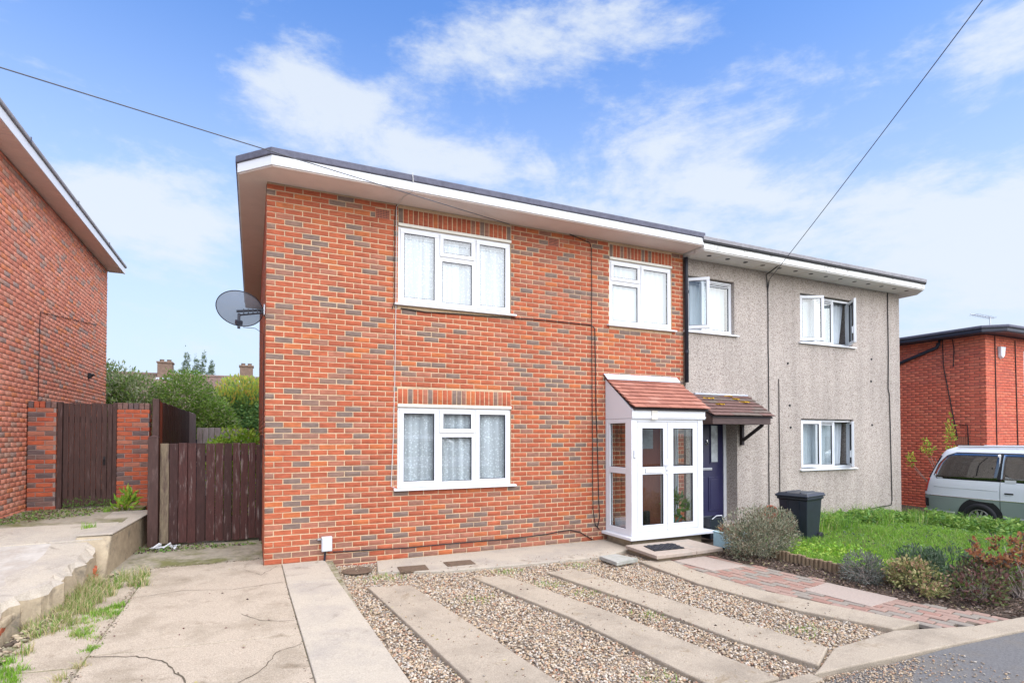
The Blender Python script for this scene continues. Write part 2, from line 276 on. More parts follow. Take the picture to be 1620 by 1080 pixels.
M['dash'] = pebbledash()

# ---------------------------------------------------------------- helpers
ORG = {}
def org(o): return ORG.get(o.name, Vector((0, 0, 0)))
def tag(o, label=None, cat=None, group=None, kind=None):
    for k, v in (('label', label), ('category', cat), ('group', group), ('kind', kind)):
        if v: o[k] = v
    return o
def thing(name, loc, label, cat, group=None):
    o = bpy.data.objects.new(name, None); COL.objects.link(o); o.location = loc; o.empty_display_size = .2
    ORG[o.name] = Vector(loc); return tag(o, label, cat, group)
def as_list(m): return m if isinstance(m, (list, tuple)) else [m]
def link(name, me, parent=None, at=None):
    o = bpy.data.objects.new(name, me); COL.objects.link(o)
    if parent is not None: o.parent = parent
    if at is not None: o.location = at
    return o
class MB:
    def __init__(s): s.v = []; s.f = []; s.m = []
    def add(s, vs_, fs, m=0):
        n = len(s.v); s.v += [tuple(p) for p in vs_]; s.f += [tuple(i + n for i in f) for f in fs]; s.m += [m] * len(fs); return s
    def box(s, x0, x1, y0, y1, z0, z1, m=0):
        return s.add([(x0, y0, z0), (x1, y0, z0), (x1, y1, z0), (x0, y1, z0), (x0, y0, z1), (x1, y0, z1), (x1, y1, z1), (x0, y1, z1)],
                     [(0, 3, 2, 1), (4, 5, 6, 7), (0, 1, 5, 4), (1, 2, 6, 5), (2, 3, 7, 6), (3, 0, 4, 7)], m)
    def obox(s, c, sx, sy, sz, rz=0, m=0, rx=0, ry=0):
        Rm = Matrix.Rotation(rz, 3, 'Z') @ Matrix.Rotation(ry, 3, 'Y') @ Matrix.Rotation(rx, 3, 'X'); c = Vector(c)
        P = [c + Rm @ Vector((a * sx / 2, b * sy / 2, d * sz / 2)) for d in (-1, 1) for a, b in ((-1, -1), (1, -1), (1, 1), (-1, 1))]
        return s.add(P, [(0, 3, 2, 1), (4, 5, 6, 7), (0, 1, 5, 4), (1, 2, 6, 5), (2, 3, 7, 6), (3, 0, 4, 7)], m)
    def prism(s, poly, z0, z1, m=0):                     # poly ccw (x,y); z numbers or functions
        n = len(poly); a = z0 if callable(z0) else (lambda x, y: z0); b = z1 if callable(z1) else (lambda x, y: z1)
        V = [(x, y, a(x, y)) for x, y in poly] + [(x, y, b(x, y)) for x, y in poly]
        F = [tuple(range(n - 1, -1, -1)), tuple(range(n, 2 * n))] + [(i, (i + 1) % n, n + (i + 1) % n, n + i) for i in range(n)]
        return s.add(V, F, m)
    def sidepoly(s, poly, x0, x1, m=0):                  # poly (y,z) extruded along x
        n = len(poly); V = [(x0, y, z) for y, z in poly] + [(x1, y, z) for y, z in poly]
        return s.add(V, [tuple(range(n)), tuple(range(2 * n - 1, n - 1, -1))] + [(i, n + i, n + (i + 1) % n, (i + 1) % n) for i in range(n)], m)
    def tube(s, pts, r, n=6, m=0, r1=None):
        pts = [Vector(p) for p in pts]; V = []; F = []; K = len(pts)
        for i, p in enumerate(pts):
            d = (pts[min(i + 1, K - 1)] - pts[max(i - 1, 0)]).normalized()
            a = d.cross(Vector((0, 0, 1)) if abs(d.z) < .95 else Vector((1, 0, 0))).normalized(); b = d.cross(a)
            rr = r if r1 is None else r + (r1 - r) * i / (K - 1)
            V += [p + (a * math.cos(t) + b * math.sin(t)) * rr for t in [2 * PI * k / n for k in range(n)]]
        for i in range(K - 1):
            for k in range(n): F.append((i * n + k, i * n + (k + 1) % n, (i + 1) * n + (k + 1) % n, (i + 1) * n + k))
        F.append(tuple(range(n - 1, -1, -1))); F.append(tuple((K - 1) * n + k for k in range(n)))
        return s.add(V, F, m)
    def lathe(s, c, prof, n=20, m=0, axis='z'):
        V = []; F = []
        for r, h in prof:
            for k in range(n):
                t = 2 * PI * k / n; a, b = r * math.cos(t), r * math.sin(t)
                V.append({'z': (c[0] + a, c[1] + b, c[2] + h), 'x': (c[0] + h, c[1] + a, c[2] + b), 'y': (c[0] + a, c[1] + h, c[2] + b)}[axis])
        for i in range(len(prof) - 1):
            for k in range(n): F.append((i * n + k, i * n + (k + 1) % n, (i + 1) * n + (k + 1) % n, (i + 1) * n + k))
        return s.add(V, F, m)
    def build(s, name, mats, parent=None, origin=None, smooth=False, bevel=0):
        o0 = org(parent) if parent is not None else Vector(origin or (0, 0, 0))
        p = parent
        me = bpy.data.meshes.new(name); me.from_pydata([(x - o0.x, y - o0.y, z - o0.z) for x, y, z in s.v], [], s.f)
        for q in as_list(mats): me.materials.append(q)
        me.polygons.foreach_set('material_index', s.m)
        if smooth: me.polygons.foreach_set('use_smooth', [True] * len(s.f))
        me.update(); ob = link(name, me, parent, None if parent is not None else o0); ORG[ob.name] = o0
        if bevel:
            b = ob.modifiers.new('bevel', 'BEVEL'); b.width = bevel; b.segments = 2; b.limit_method = 'ANGLE'; b.angle_limit = math.radians(40)
        return ob
def np_obj(name, V, F, mats, midx, parent=None, origin=(0, 0, 0), smooth=False):
    o0 = org(parent) if parent is not None else Vector(origin)
    V = np.asarray(V, dtype=np.float32) - np.array(o0, dtype=np.float32); F = np.asarray(F, dtype=np.int32); k = F.shape[1]
    me = bpy.data.meshes.new(name); me.vertices.add(len(V)); me.vertices.foreach_set('co', V.ravel())
    me.loops.add(F.size); me.loops.foreach_set('vertex_index', F.ravel()); me.polygons.add(len(F))
    me.polygons.foreach_set('loop_start', np.arange(0, F.size, k, dtype=np.int32))
    for q in as_list(mats): me.materials.append(q)
    me.polygons.foreach_set('material_index', np.asarray(midx, dtype=np.int32))
    if smooth: me.polygons.foreach_set('use_smooth', np.ones(len(F), dtype=bool))
    me.update(calc_edges=True); me.validate()
    ob = link(name, me, parent, None if parent is not None else o0); ORG[ob.name] = o0; return ob

# pieces: one brick / tile / paver mesh per size and colour, shared
PC = {}
CH_F = [(0, 1, 2, 3), (4, 5, 1, 0), (5, 6, 2, 1), (6, 7, 3, 2), (7, 4, 0, 3), (8, 9, 5, 4), (9, 10, 6, 5), (10, 11, 7, 6), (11, 8, 4, 7)]
def piece_v(l, h, d, back, c=.005):                      # front faces -y
    a, b = l / 2, h / 2
    return [(-a + c, -d, -b + c), (a - c, -d, -b + c), (a - c, -d, b - c), (-a + c, -d, b - c), (-a, -d + c, -b), (a, -d + c, -b), (a, -d + c, b), (-a, -d + c, b), (-a, back, -b), (a, back, -b), (a, back, b), (-a, back, b)]
def piece(name, l, h, d, back, m, c=.005):
    key = (name, round(l, 3), round(h, 3), round(d, 4), back, m.name, c)
    if key not in PC:
        me = bpy.data.meshes.new(name); me.from_pydata(piece_v(l, h, d, back, c), [], CH_F); me.materials.append(m); me.update(); PC[key] = me
    return PC[key]
def pieces(th, items, mats, name, cap=300, d=.006, back=.03, c=.005, jit=1.0):
    """items: (pos world, l, h, material index, 3x3 rotation). The `cap` largest in the picture become parts, the rest one stuff part."""
    o0 = org(th)
    items = sorted(items, key=lambda q: -screen_px(q[0]) * q[1])
    V = []; F = []; mi = []
    for i, (p, l, h, k, rot) in enumerate(items):
        dd = d + (hash((round(p[0], 2), round(p[1], 2), round(p[2], 2))) % 100) / 100 * .0025
        if i < cap:
            o = link(name, piece(name, l, h, d + .0012 * (i % 3), back, mats[k], c), th)
            o.location = Vector(p) - o0 + Vector((0, 0, R.uniform(-.0013, .0013))) * jit; o.rotation_euler = (rot @ Matrix.Rotation(R.gauss(0, .0045) * jit, 3, 'Y')).to_euler(); o.scale = (1 + R.uniform(-.012, .008) * jit, 1, 1 + R.uniform(-.05, .03) * jit)
        else:
            n = len(V); P = Vector(p); r2 = rot @ Matrix.Rotation(R.gauss(0, .0045) * jit, 3, 'Y'); P.z += R.uniform(-.0013, .0013) * jit
            V += [tuple(P + r2 @ Vector(q)) for q in piece_v(l, h, dd, back, c)]; F += [tuple(a + n for a in f) for f in CH_F]; mi += [k] * 9
    if V: tag(np_obj(name, V, F, mats, mi, th), kind='stuff')
def wpick(w): return R.choices(range(len(w)), w)[0]
RX = Matrix.Identity(3); RPX = Matrix.Rotation(PI / 2, 3, 'Z'); RMX = Matrix.Rotation(-PI / 2, 3, 'Z')
def brick_rects(a0, a1, z0, z1, ops=(), soldiers=(), L=.225, H=.075, j=.010, zoff=0.0, shift=0.0):
    out = []; blocks = list(ops) + [(s0, s1, t0, t1) for s0, s1, t0, t1 in soldiers]
    k0 = math.floor((z0 - zoff) / H); k = k0
    while zoff + k * H < z1 - .012:
        b0 = max(z0, zoff + k * H); b1 = min(z1, zoff + (k + 1) * H - j)
        if b1 - b0 > .018:
            a = a0 - (L / 2 if k % 2 else 0) + shift
            while a > a0: a -= L
            while a < a1:
                segs = [(max(a, a0), min(a + L - j, a1))]
                for o in blocks:
                    if b1 > o[2] + .012 and b0 < o[3] - .012:
                        ns = []
                        for s in segs:
                            if s[1] <= o[0] or s[0] >= o[1]: ns.append(s); continue
                            if s[0] < o[0]: ns.append((s[0], o[0] - .004))
                            if s[1] > o[1]: ns.append((o[1] + .006, s[1]))
                        segs = ns
                for s in segs:
                    if s[1] - s[0] > .03: out.append(((s[0] + s[1]) / 2, (b0 + b1) / 2, s[1] - s[0], b1 - b0))
                a += L
        k += 1
    for s0, s1, t0, t1 in soldiers:
        n = round((s1 - s0) / H); w = (s1 - s0) / n
        for i in range(n): out.append((s0 + (i + .5) * w, (t0 + t1) / 2, w - j, t1 - t0 - j))
    return out
def panel(mb, a0, a1, z0, z1, ops, f, m=0):              # wall sheet with openings, f(a0,a1,z0,z1) adds one box
    xs = sorted({a0, a1, *[o[0] for o in ops], *[o[1] for o in ops]}); zs = sorted({z0, z1, *[o[2] for o in ops], *[o[3] for o in ops]})
    for i in range(len(xs) - 1):
        run = None
        for k in range(len(zs) - 1):
            cx, cz = (xs[i] + xs[i + 1]) / 2, (zs[k] + zs[k + 1]) / 2
            solid = not any(o[0] < cx < o[1] and o[2] < cz < o[3] for o in ops)
            if solid: run = (run[0], zs[k + 1]) if run else (zs[k], zs[k + 1])
            if (not solid or k == len(zs) - 2) and run:
                f(xs[i], xs[i + 1], run[0], run[1]); run = None

# leaves and grass
def leaf_mesh(name, P, D, size, mats, parent=None, origin=(0, 0, 0), asp=.5, weights=None, fold=.15):
    """one folded rhombus per point: P positions (n,3), D directions (n,3), size (n,)"""
    n = len(P); P = np.asarray(P); D = np.asarray(D); D = D / (np.linalg.norm(D, axis=1, keepdims=True) + 1e-9); S = np.asarray(size).reshape(-1, 1)
    A = np.cross(D, NR.normal(size=(n, 3))); A /= (np.linalg.norm(A, axis=1, keepdims=True) + 1e-9); Nn = np.cross(D, A)
    V = np.stack([P, P + D * S * .5 + A * S * asp * .5 + Nn * S * fold, P + D * S, P + D * S * .5 - A * S * asp * .5 + Nn * S * fold], 1).reshape(-1, 3)
    F = np.arange(n * 4).reshape(n, 4)
    F = np.concatenate([F[:, [0, 1, 2]], F[:, [0, 2, 3]]])
    w = np.array(weights if weights else [1] * len(mats), float); w /= w.sum()
    mi = NR.choice(len(mats), n, p=w)
    return np_obj(name, V, F, mats, np.concatenate([mi, mi]), parent, origin)
def blob_points(blobs, n, shell=.55, gap=.0, freq=3.0, zmin=None):
    vol = np.array([b[3] * b[4] * b[5] for b in blobs]) ** (2 / 3.); vol /= vol.sum(); out = []; nor = []
    tries = 0
    while len(out) < n and tries < n * 12:
        tries += 1
        b = blobs[NR.choice(len(blobs), p=vol)]
        d = NR.normal(size=3); d /= np.linalg.norm(d); r = shell + (1 - shell) * NR.rand() ** .6
        r *= 1 + .16 * noise.noise(Vector(d * 2.3) + Vector((b[0] * 3, b[1], b[2])))
        p = np.array(b[:3]) + d * r * np.array(b[3:6])
        if zmin is not None and p[2] < zmin: continue
        if gap and noise.noise(Vector(p * freq)) < -1 + gap * 1.4 - .1 * NR.rand(): continue
        out.append(p); nor.append(d)
    return np.array(out), np.array(nor)
def shrub(name, loc, label, cat, blobs, n, size, mats, stems=10, stem_r=.008, stem_m='twig_d', asp=.5, up=.35, shell=.45, gap=.75, freq=3.0, group=None, weights=None, leafname='foliage', trunk=None, spread=.6):
    t = thing(name, loc, label, cat, group); o = Vector(loc)
    B = [(b[0] + o.x, b[1] + o.y, b[2] + o.z, *b[3:]) for b in blobs]
    P, D = blob_points(B, n, shell, gap, freq, o.z + .01)
    D = D * spread + NR.normal(size=D.shape) * .55 + np.array([0, 0, up])
    leaf_mesh(leafname, P, D, size * (.6 + .8 * NR.rand(len(P))), mats, t, asp=asp, weights=weights)
    mb = MB()
    if trunk: mb.tube([o, o + Vector((.03, 0, trunk[1] * .5)), o + Vector((0, .02, trunk[1]))], trunk[0], 7, 0, trunk[0] * .5)
    for i in range(stems):
        q = Vector(P[NR.randint(len(P))]); q = o + (q - o) * .88; b = o + Vector((R.uniform(-.05, .05), R.uniform(-.05, .05), trunk[1] * R.uniform(.4, 1) if trunk else 0))
        mid = b.lerp(q, .5) + Vector((R.uniform(-.06, .06), R.uniform(-.06, .06), R.uniform(0, .08)))
        mb.tube([b, mid, q], stem_r, 5, 0, stem_r * .4)
    if mb.v: mb.build('trunk' if trunk else 'stem', M[stem_m], t)
    return t
def blades(name, P, h, w, mats, parent=None, origin=(0, 0, 0), lean=.45, weights=None):
    n = len(P); P = np.asarray(P); h = np.asarray(h).reshape(-1, 1)
    a = NR.rand(n) * 2 * PI; A = np.stack([np.cos(a), np.sin(a), 0 * a], 1) * w
    b = NR.rand(n) * 2 * PI; Ld = np.stack([np.cos(b), np.sin(b), 0 * b], 1) * (NR.rand(n, 1) ** 1.3) * lean * h
    up = np.array([0, 0, 1.0])
    V = np.stack([P - A, P + A, P + Ld * .35 + up * h * .6 + A * .7, P + Ld * .35 + up * h * .6 - A * .7, P + Ld * 1.2 + up * h * .98], 1).reshape(-1, 3)
    i = np.arange(n) * 5
    F = np.concatenate([np.stack([i, i + 1, i + 2], 1), np.stack([i, i + 2, i + 3], 1), np.stack([i + 3, i + 2, i + 4], 1)])
    ww = np.array(weights if weights else [1] * len(mats), float); ww /= ww.sum(); mi = NR.choice(len(mats), n, p=ww)
    return np_obj(name, V, F, mats, np.concatenate([mi] * 3), parent, origin)
def in_poly(P, poly):
    x, y = P[:, 0], P[:, 1]; r = np.zeros(len(P), bool); n = len(poly)
    for i in range(n):
        x0, y0 = poly[i]; x1, y1 = poly[(i + 1) % n]
        c = ((y0 > y) != (y1 > y)) & (x < (x1 - x0) * (y - y0) / (y1 - y0 + 1e-12) + x0); r ^= c
    return r
def scatter(poly, n):
    p = np.array(poly); lo, hi = p.min(0), p.max(0); Q = lo + NR.rand(n * 3, 2) * (hi - lo); Q = Q[in_poly(Q, poly)]; return Q[:n]

# ---------------------------------------------------------------- ground
zd = lambda x, y=0: -0.04 * (8 - y)                       # left concrete drive, rising towards the gates
zg = lambda x, y=0: -0.08 - 0.02 * (8 - y)                # strips, apron, path
def sst(a, b, x):
    t = min(1, max(0, (x - a) / (b - a))); return t * t * (3 - 2 * t)
def zl(x, y): return -0.12 - 0.015 * (8 - max(3.0, min(8, y))) - .30 * sst(11.5, 14.7, x) * (1 - .35 * sst(8, 10, y))   # lawn
def zp(y): return min(.48, max(.02, .20 + .1 * (y - 6.3))) if y < 9.2 else min(.5, .49)
def soil_z(x, y):
    if y < 2.8: return -.26 - .02 * sst(2.8, 1.5, y)
    if x < -1.8: z = (zd(0, min(y, 9)) - .14) if x > -3.4 else zp(y) - .10
    elif x < 1.0: z = zd(0, min(y, 12)) - .10
    elif x < 5.9: z = zg(0, min(y, 8)) - .085
    elif x < 7.15: z = zg(0, min(y, 8)) - .07
    else: z = zl(x, y) - .03
    return z
def axis_pts(segs):
    out = []
    for a, b, n in segs: out += [a + (b - a) * i / n for i in range(n)]
    return out + [segs[-1][1]]
gx = axis_pts([(-600, -60, 4), (-60, -6, 6), (-6, 20, 70), (20, 60, 6), (60, 600, 4)]); gy = axis_pts([(-600, -60, 4), (-60, 0, 6), (0, 12, 44), (12, 60, 10), (60, 900, 5)])
mb = MB(); nx = len(gx)
mb.add([(x, y, soil_z(x, y)) for y in gy for x in gx], [(j * nx + i, j * nx + i + 1, (j + 1) * nx + i + 1, (j + 1) * nx + i) for j in range(len(gy) - 1) for i in range(nx - 1)])
tag(mb.build('ground', M['soil'], smooth=True), kind='structure')

# road behind and in front of the camera, pavement edge at lower right
mb = MB(); mb.box(-60, 60, -7.0, 1.2, -.5, -.235); tag(mb.build('road', M['asphalt']), kind='structure')
mb = MB(); mb.box(-60, 60, 1.203, 2.93, -.5, -.205); pv = tag(mb.build('pavement', M['asphalt']), kind='structure')
mb = MB(); mb.box(-60, 60, -9.0, -7.003, -.5, -.12); tag(mb.build('far_pavement', M['slabgrey']), kind='structure')
mb = MB(); mb.prism([(4.03, 3.03), (5.0, 2.97), (6.2, 2.9), (7.6, 2.8), (14, 2.8), (14, 3.05), (7.3, 3.06), (6.45, 3.12), (5.6, 3.36), (4.66, 3.31), (4.2, 3.1)], lambda x, y: -.3, lambda x, y: zg(x, y) + .002)
tag(mb.build('kerb_edging', M['conc_strip'], bevel=.012), kind='structure')
mb = MB(); mb.prism([(1.1, 2.94), (4.02, 2.94), (4.02, 3.06), (1.1, 3.08)], lambda x, y: -.3, lambda x, y: zg(x, y) - .002)
tag(mb.build('kerb_edging', M['conc_strip'], bevel=.012), kind='structure')

# left drive: bays of old concrete
def slab(name, poly, zf, th, m, parent=None, bevel=.008):
    mb = MB(); mb.prism(poly, lambda x, y: zf(x, y) - th, zf); o = mb.build(name, m, parent, bevel=bevel); return o
drv = MB(); drv.prism([(-2.1, 1.5), (1.0, 1.5), (1.0, 8.0), (.14, 8.0), (.14, 9.9), (-1.75, 9.9)], lambda x, y: zd(x, y) - .3, lambda x, y: zd(x, y) - .018)
drv = tag(drv.build('driveway', M['conc_d']), kind='structure')
slab('concrete_bay', [(-1.20, 5.62), (.404, 5.45), (.366, 7.0), (.352, 7.985), (.14, 7.995), (.14, 8.35), (-1.14, 8.35)], zd, .06, M['conc'], drv)
slab('concrete_bay', [(-1.215, 3.0), (.470, 3.0), (.406, 5.435), (-1.20, 5.60)], zd, .06, M['conc'], drv)
slab('concrete_bay', [(-2.05, 3.0), (-1.235, 3.0), (-1.22, 5.4), (-1.88, 5.5)], lambda x, y: zd(x, y) - .008, .06, M['conc'], drv)
slab('concrete_bay', [(-1.88, 5.53), (-1.22, 5.43), (-1.165, 8.0), (-1.45, 8.1), (-1.62, 7.0), (-1.8, 6.3)], lambda x, y: zd(x, y) - .012, .06, M['conc'], drv)
slab('concrete_bay', [(-1.6, 8.37), (.138, 8.37), (.138, 9.9), (-1.6, 9.9)], lambda x, y: zd(x, y) - .006, .06, M['conc_d'], drv)
slab('edge_slab', [(.375, 7.06), (.93, 7.0), (.90, 7.985), (.36, 7.985)], lambda x, y: zd(x, y) + .004, .12, M['conc_s'], drv)
slab('edge_slab', [(.478, 3.0), (1.15, 3.0), (.932, 6.985), (.372, 7.045)], lambda x, y: zd(x, y) + .006, .14, M['conc_s'], drv)
# cracks in the old concrete: shallow open grooves filled with dirt
cr = MB()
def crack(pts, w=.006):
    q = []
    for a, b in zip(pts, pts[1:]):
        for i in range(6):
            t = i / 6; q.append((a[0] + (b[0] - a[0]) * t + R.uniform(-.012, .012), a[1] + (b[1] - a[1]) * t + R.uniform(-.012, .012)))
    q.append(pts[-1])
    for i, (a, b) in enumerate(zip(q, q[1:])):
        ww = w * R.uniform(.5, 1.3); d = Vector((b[0] - a[0], b[1] - a[1])); d.normalize(); nx_, ny_ = -d.y * ww, d.x * ww
        cr.add([(a[0] - nx_, a[1] - ny_, zd(0, a[1]) + .003), (a[0] + nx_, a[1] + ny_, zd(0, a[1]) + .003), (b[0] + nx_, b[1] + ny_, zd(0, b[1]) + .003), (b[0] - nx_, b[1] - ny_, zd(0, b[1]) + .003)], [(0, 1, 2, 3)])
crack([(-1.18, 5.58), (-.85, 5.45), (-.62, 5.25), (-.5, 4.95)]); crack([(-.5, 5.0), (-.42, 4.7), (-.46, 4.4), (-.55, 4.1)]); crack([(-1.0, 4.35), (-.75, 4.7), (-.62, 4.85)], .004)
crack([(.30, 7.9), (.1, 7.55), (-.1, 7.9)], .003); crack([(-1.18, 7.1), (-.7, 7.22), (-.2, 7.05), (.33, 7.15)], .003); crack([(-.1, 6.2), (.1, 5.9), (.38, 5.8)], .003); crack([(-.2, 4.55), (.05, 4.75), (.2, 5.1), (.4, 5.2)], .004); crack([(-1.75, 4.6), (-1.5, 4.75), (-1.25, 4.7)], .005)
cr.build('crack', M['crack'], drv)

# gravel bed with concrete strips
GP = [(1.0, 7.98), (1.02, 6.0), (1.17, 3.05), (4.1, 3.07), (4.4, 3.2), (5.5, 3.42), (5.75, 4.3), (5.5, 5.0), (5.42, 6.0), (5.55, 6.4), (5.3, 6.95), (1.6, 7.98)]
bed = MB(); bed.prism([(1.0, 8.0), (1.0, 6), (1.17, 3.0), (4.2, 3.0), (5.8, 3.3), (6.0, 6.6), (5.45, 8.0)], lambda x, y: -.4, lambda x, y: zg(x, y) - .045)
bed = tag(bed.build('gravel_bed', M['gravelbed']), kind='structure')
STRIPS = [[(1.246, 6.778), (1.74, 6.652), (1.93, 5.2), (2.2, 3.0), (1.585, 3.0), (1.40, 5.1)],
          [(2.544, 6.673), (2.964, 6.591), (3.386, 4.94), (3.573, 3.9), (3.72, 3.09), (3.14, 3.09), (3.05, 3.9), (2.92, 4.93)],
          [(3.525, 6.519), (3.933, 6.557), (4.156, 5.53), (4.32, 4.65), (4.62, 3.34), (4.20, 3.12), (4.0, 3.8), (3.82, 5.09)],
          [(5.03, 6.55), (5.50, 6.43), (5.42, 5.8), (5.487, 4.85), (5.72, 4.2), (6.05, 3.38), (5.62, 3.38), (5.229, 4.209), (5.0, 5.33)]]
for p in STRIPS:
    q = p[::-1]; o = slab('concrete_strip', q, lambda x, y: zg(x, y) + .004, .10, M['conc_strip'], bevel=.012); tag(o, kind='structure')
apr = [(1.6, 8.0), (1.5, 7.42), (2.3, 7.12), (3.6, 7.02), (4.72, 6.98), (5.15, 7.15), (5.45, 7.25), (5.45, 8.0)]
tag(slab('wall_apron', apr, lambda x, y: zg(x, y) + .002, .10, M['conc_s'], bevel=.01), kind='structure')
ICO = np.array([(0, 0, 1), (.894, 0, .447), (.276, .851, .447), (-.724, .526, .447), (-.724, -.526, .447), (.276, -.851, .447), (.724, .526, -.447), (-.276, .851, -.447), (-.894, 0, -.447), (-.276, -.851, -.447), (.724, -.526, -.447), (0, 0, -1)])
ICF = np.array([(0, 1, 2), (0, 2, 3), (0, 3, 4), (0, 4, 5), (0, 5, 1), (1, 6, 2), (2, 7, 3), (3, 8, 4), (4, 9, 5), (5, 10, 1), (2, 6, 7), (3, 7, 8), (4, 8, 9), (5, 9, 10), (1, 10, 6), (6, 11, 7), (7, 11, 8), (8, 11, 9), (9, 11, 10), (10, 11, 6)])
def pebbles(name, P, s, mats, flat=.6, weights=None):
    n = len(P); s = s.reshape(-1, 1, 1)
    B = ICO[None] * (1 + .22 * NR.normal(size=(n, 12, 1))); B = B * np.stack([1 + .3 * NR.rand(n), .6 + .4 * NR.rand(n), flat * (.7 + .6 * NR.rand(n))], 1)[:, None, :]
    a = NR.rand(n) * 2 * PI; c, d = np.cos(a)[:, None], np.sin(a)[:, None]
    X = B[..., 0] * c - B[..., 1] * d; Y = B[..., 0] * d + B[..., 1] * c; Zz = B[..., 2] + B[..., 0] * NR.uniform(-.35, .35, (n, 1))
    V = (np.stack([X, Y, Zz], 2) * s + np.asarray(P)[:, None, :]).reshape(-1, 3)
    F = (ICF[None] + (np.arange(n) * 12)[:, None, None]).reshape(-1, 3)
    w = np.array(weights if weights else [1] * len(mats), float); w /= w.sum()
    return tag(np_obj(name, V, F, mats, np.repeat(NR.choice(len(mats), n, p=w), 20), smooth=True), kind='stuff')
Q = scatter(GP, 52000); keep = np.ones(len(Q), bool)
for p in STRIPS + [apr]: keep &= ~in_poly(Q, p)
Q = Q[keep]
und = np.array([noise.noise(Vector((x * 1.7, y * 1.7, 3))) for x, y in Q])
s = .0075 + .009 * NR.rand(len(Q)) ** 1.8
pebbles('gravel', np.column_stack([Q, -.08 - .02 * (8 - Q[:, 1]) - .036 + .016 * und + NR.rand(len(Q)) * .010]), s, PEB, .6, [5, 6, 4, 4, 3, 3, 4])
Q = np.concatenate([scatter([(2.2, 2.0), (5.4, 1.9), (5.6, 2.85), (4.0, 3.0), (2.2, 3.0)], 1900), scatter([(2.4, 2.55), (4.4, 2.55), (5.2, 2.9), (4.0, 2.98), (2.4, 2.98)], 3200), scatter([(1.2, 6.8), (1.9, 6.8), (5.2, 6.9), (5.2, 7.2), (1.2, 7.3)], 160), scatter([(1.2, 3), (5.5, 3.4), (5.2, 6.5), (1.3, 6.6)], 420)])
zz = np.where(Q[:, 1] < 3.0, -.197, -.08 - .02 * (8 - Q[:, 1]) + .012)
pebbles('loose_gravel', np.column_stack([Q, zz]), .004 + .007 * NR.rand(len(Q)) ** 2, PEB, .55, [5, 3, 1, 5, 4, 3, 2])
# rusty covers at the foot of the wall and a spare slab
for poly, lab in (([(1.76, 7.27), (2.14, 7.24), (2.16, 7.50), (1.78, 7.53)], 'rusty inspection cover at the wall foot, nearer the meter box'), ([(2.42, 7.30), (2.82, 7.28), (2.83, 7.52), (2.43, 7.54)], 'rusty inspection cover at the wall foot, below the middle of the window')):
    cx = sum(p[0] for p in poly) / 4; cy = sum(p[1] for p in poly) / 4
    t = thing('inspection_cover', (cx, cy, zg(0, cy)), lab, 'drain cover', 'rusty covers along the wall foot')
    mb = MB(); mb.prism(poly, lambda x, y: zg(x, y) - .02, lambda x, y: zg(x, y) + .012); mb.build('cover_frame', M['rust'], t, bevel=.004)
    q = [(cx + (x - cx) * .84, cy + (y - cy) * .84) for x, y in poly]; mb = MB(); mb.prism(q, lambda x, y: zg(x, y) + .006, lambda x, y: zg(x, y) + .017); mb.build('plate', M['rust'], t, bevel=.003)
t = thing('drain_pit', (1.25, 7.62, zg(0, 7.6)), 'dark soil-filled hollow around the drain by the meter box', 'drain')
mb = MB(); mb.lathe((1.27, 7.62, zg(0, 7.62) - .05), [(.02, .035), (.13, .035), (.17, .05), (.20, .04)], 14); mb.build('rim', M['rust'], t)
o = slab('paving_slab', [(4.57, 6.43), (4.99, 6.5), (4.86, 6.86), (4.56, 6.84)], lambda x, y: zg(x, y) + .055, .055, M['slabgrey'], bevel=.008); tag(o, 'loose grey paving slab lying on the gravel near the porch step', 'slab')

# paved path
pth = MB(); pth.prism([(5.4, 6.6), (5.35, 5.9), (5.42, 4.9), (5.7, 4.25), (6.1, 3.3), (7.2, 2.98), (7.05, 3.1), (6.82, 3.6), (6.6, 4.3), (6.6, 4.9), (6.46, 5.5), (6.22, 6.6)], lambda x, y: -.4, lambda x, y: zg(x, y) - .012)
pth = tag(pth.build('path', M['sand']), kind='structure')
SL = [[(5.52, 6.36), (5.62, 5.72), (6.24, 5.72), (6.12, 6.42)], [(5.98, 4.62), (6.10, 3.90), (6.68, 3.96), (6.52, 4.72)]]
for p in SL: slab('paving_slab', p, lambda x, y: zg(x, y) + .004, .03, M['slabpink'], pth, bevel=.004)
pm = [M['pav_r'], M['pav_o'], M['pav_g']]
PATHP = [(5.4, 6.6), (5.40, 5.9), (5.46, 4.9), (5.74, 4.25), (6.02, 3.26), (7.2, 2.98), (6.82, 3.55), (6.6, 4.3), (6.58, 4.9), (6.44, 5.5), (6.2, 6.6)]
items = []
def path_u(v):                                            # centre line of the path bends to the right towards the road
    return 5.80 + .06 * (6.5 - v) + .055 * max(0, 5.6 - v) ** 1.6
for r in range(-9, 10):
    for k in range(21):
        v0 = 6.58 - k * .21 - (r % 2) * .105
        u = path_u(v0) + r * .108; du = path_u(v0 - .1) - path_u(v0 + .1)
        c = (u, v0)
        pts = np.array([(u + a, v0 + b) for a in (-.045, 0, .045) for b in (-.09, 0, .09)])
        if in_poly(pts, PATHP).sum() < 5: continue
        if any(in_poly(pts, p).sum() > 7 for p in SL): continue
        ang = math.atan2(-.2, du); rot = Matrix.Rotation(ang, 3, 'Z') @ Matrix.Rotation(-PI / 2, 3, 'X')
        items.append(((u, v0, zg(0, v0) - .008 + R.uniform(-.003, .002)), .20, .10, (R.choice([0, 0, 1, 1, 1]) if (r + k) % 2 else R.choice([2, 2, 2, 1])), rot))
pieces(pth, items, pm, 'paver', 300, .004, .03, .004, .6)

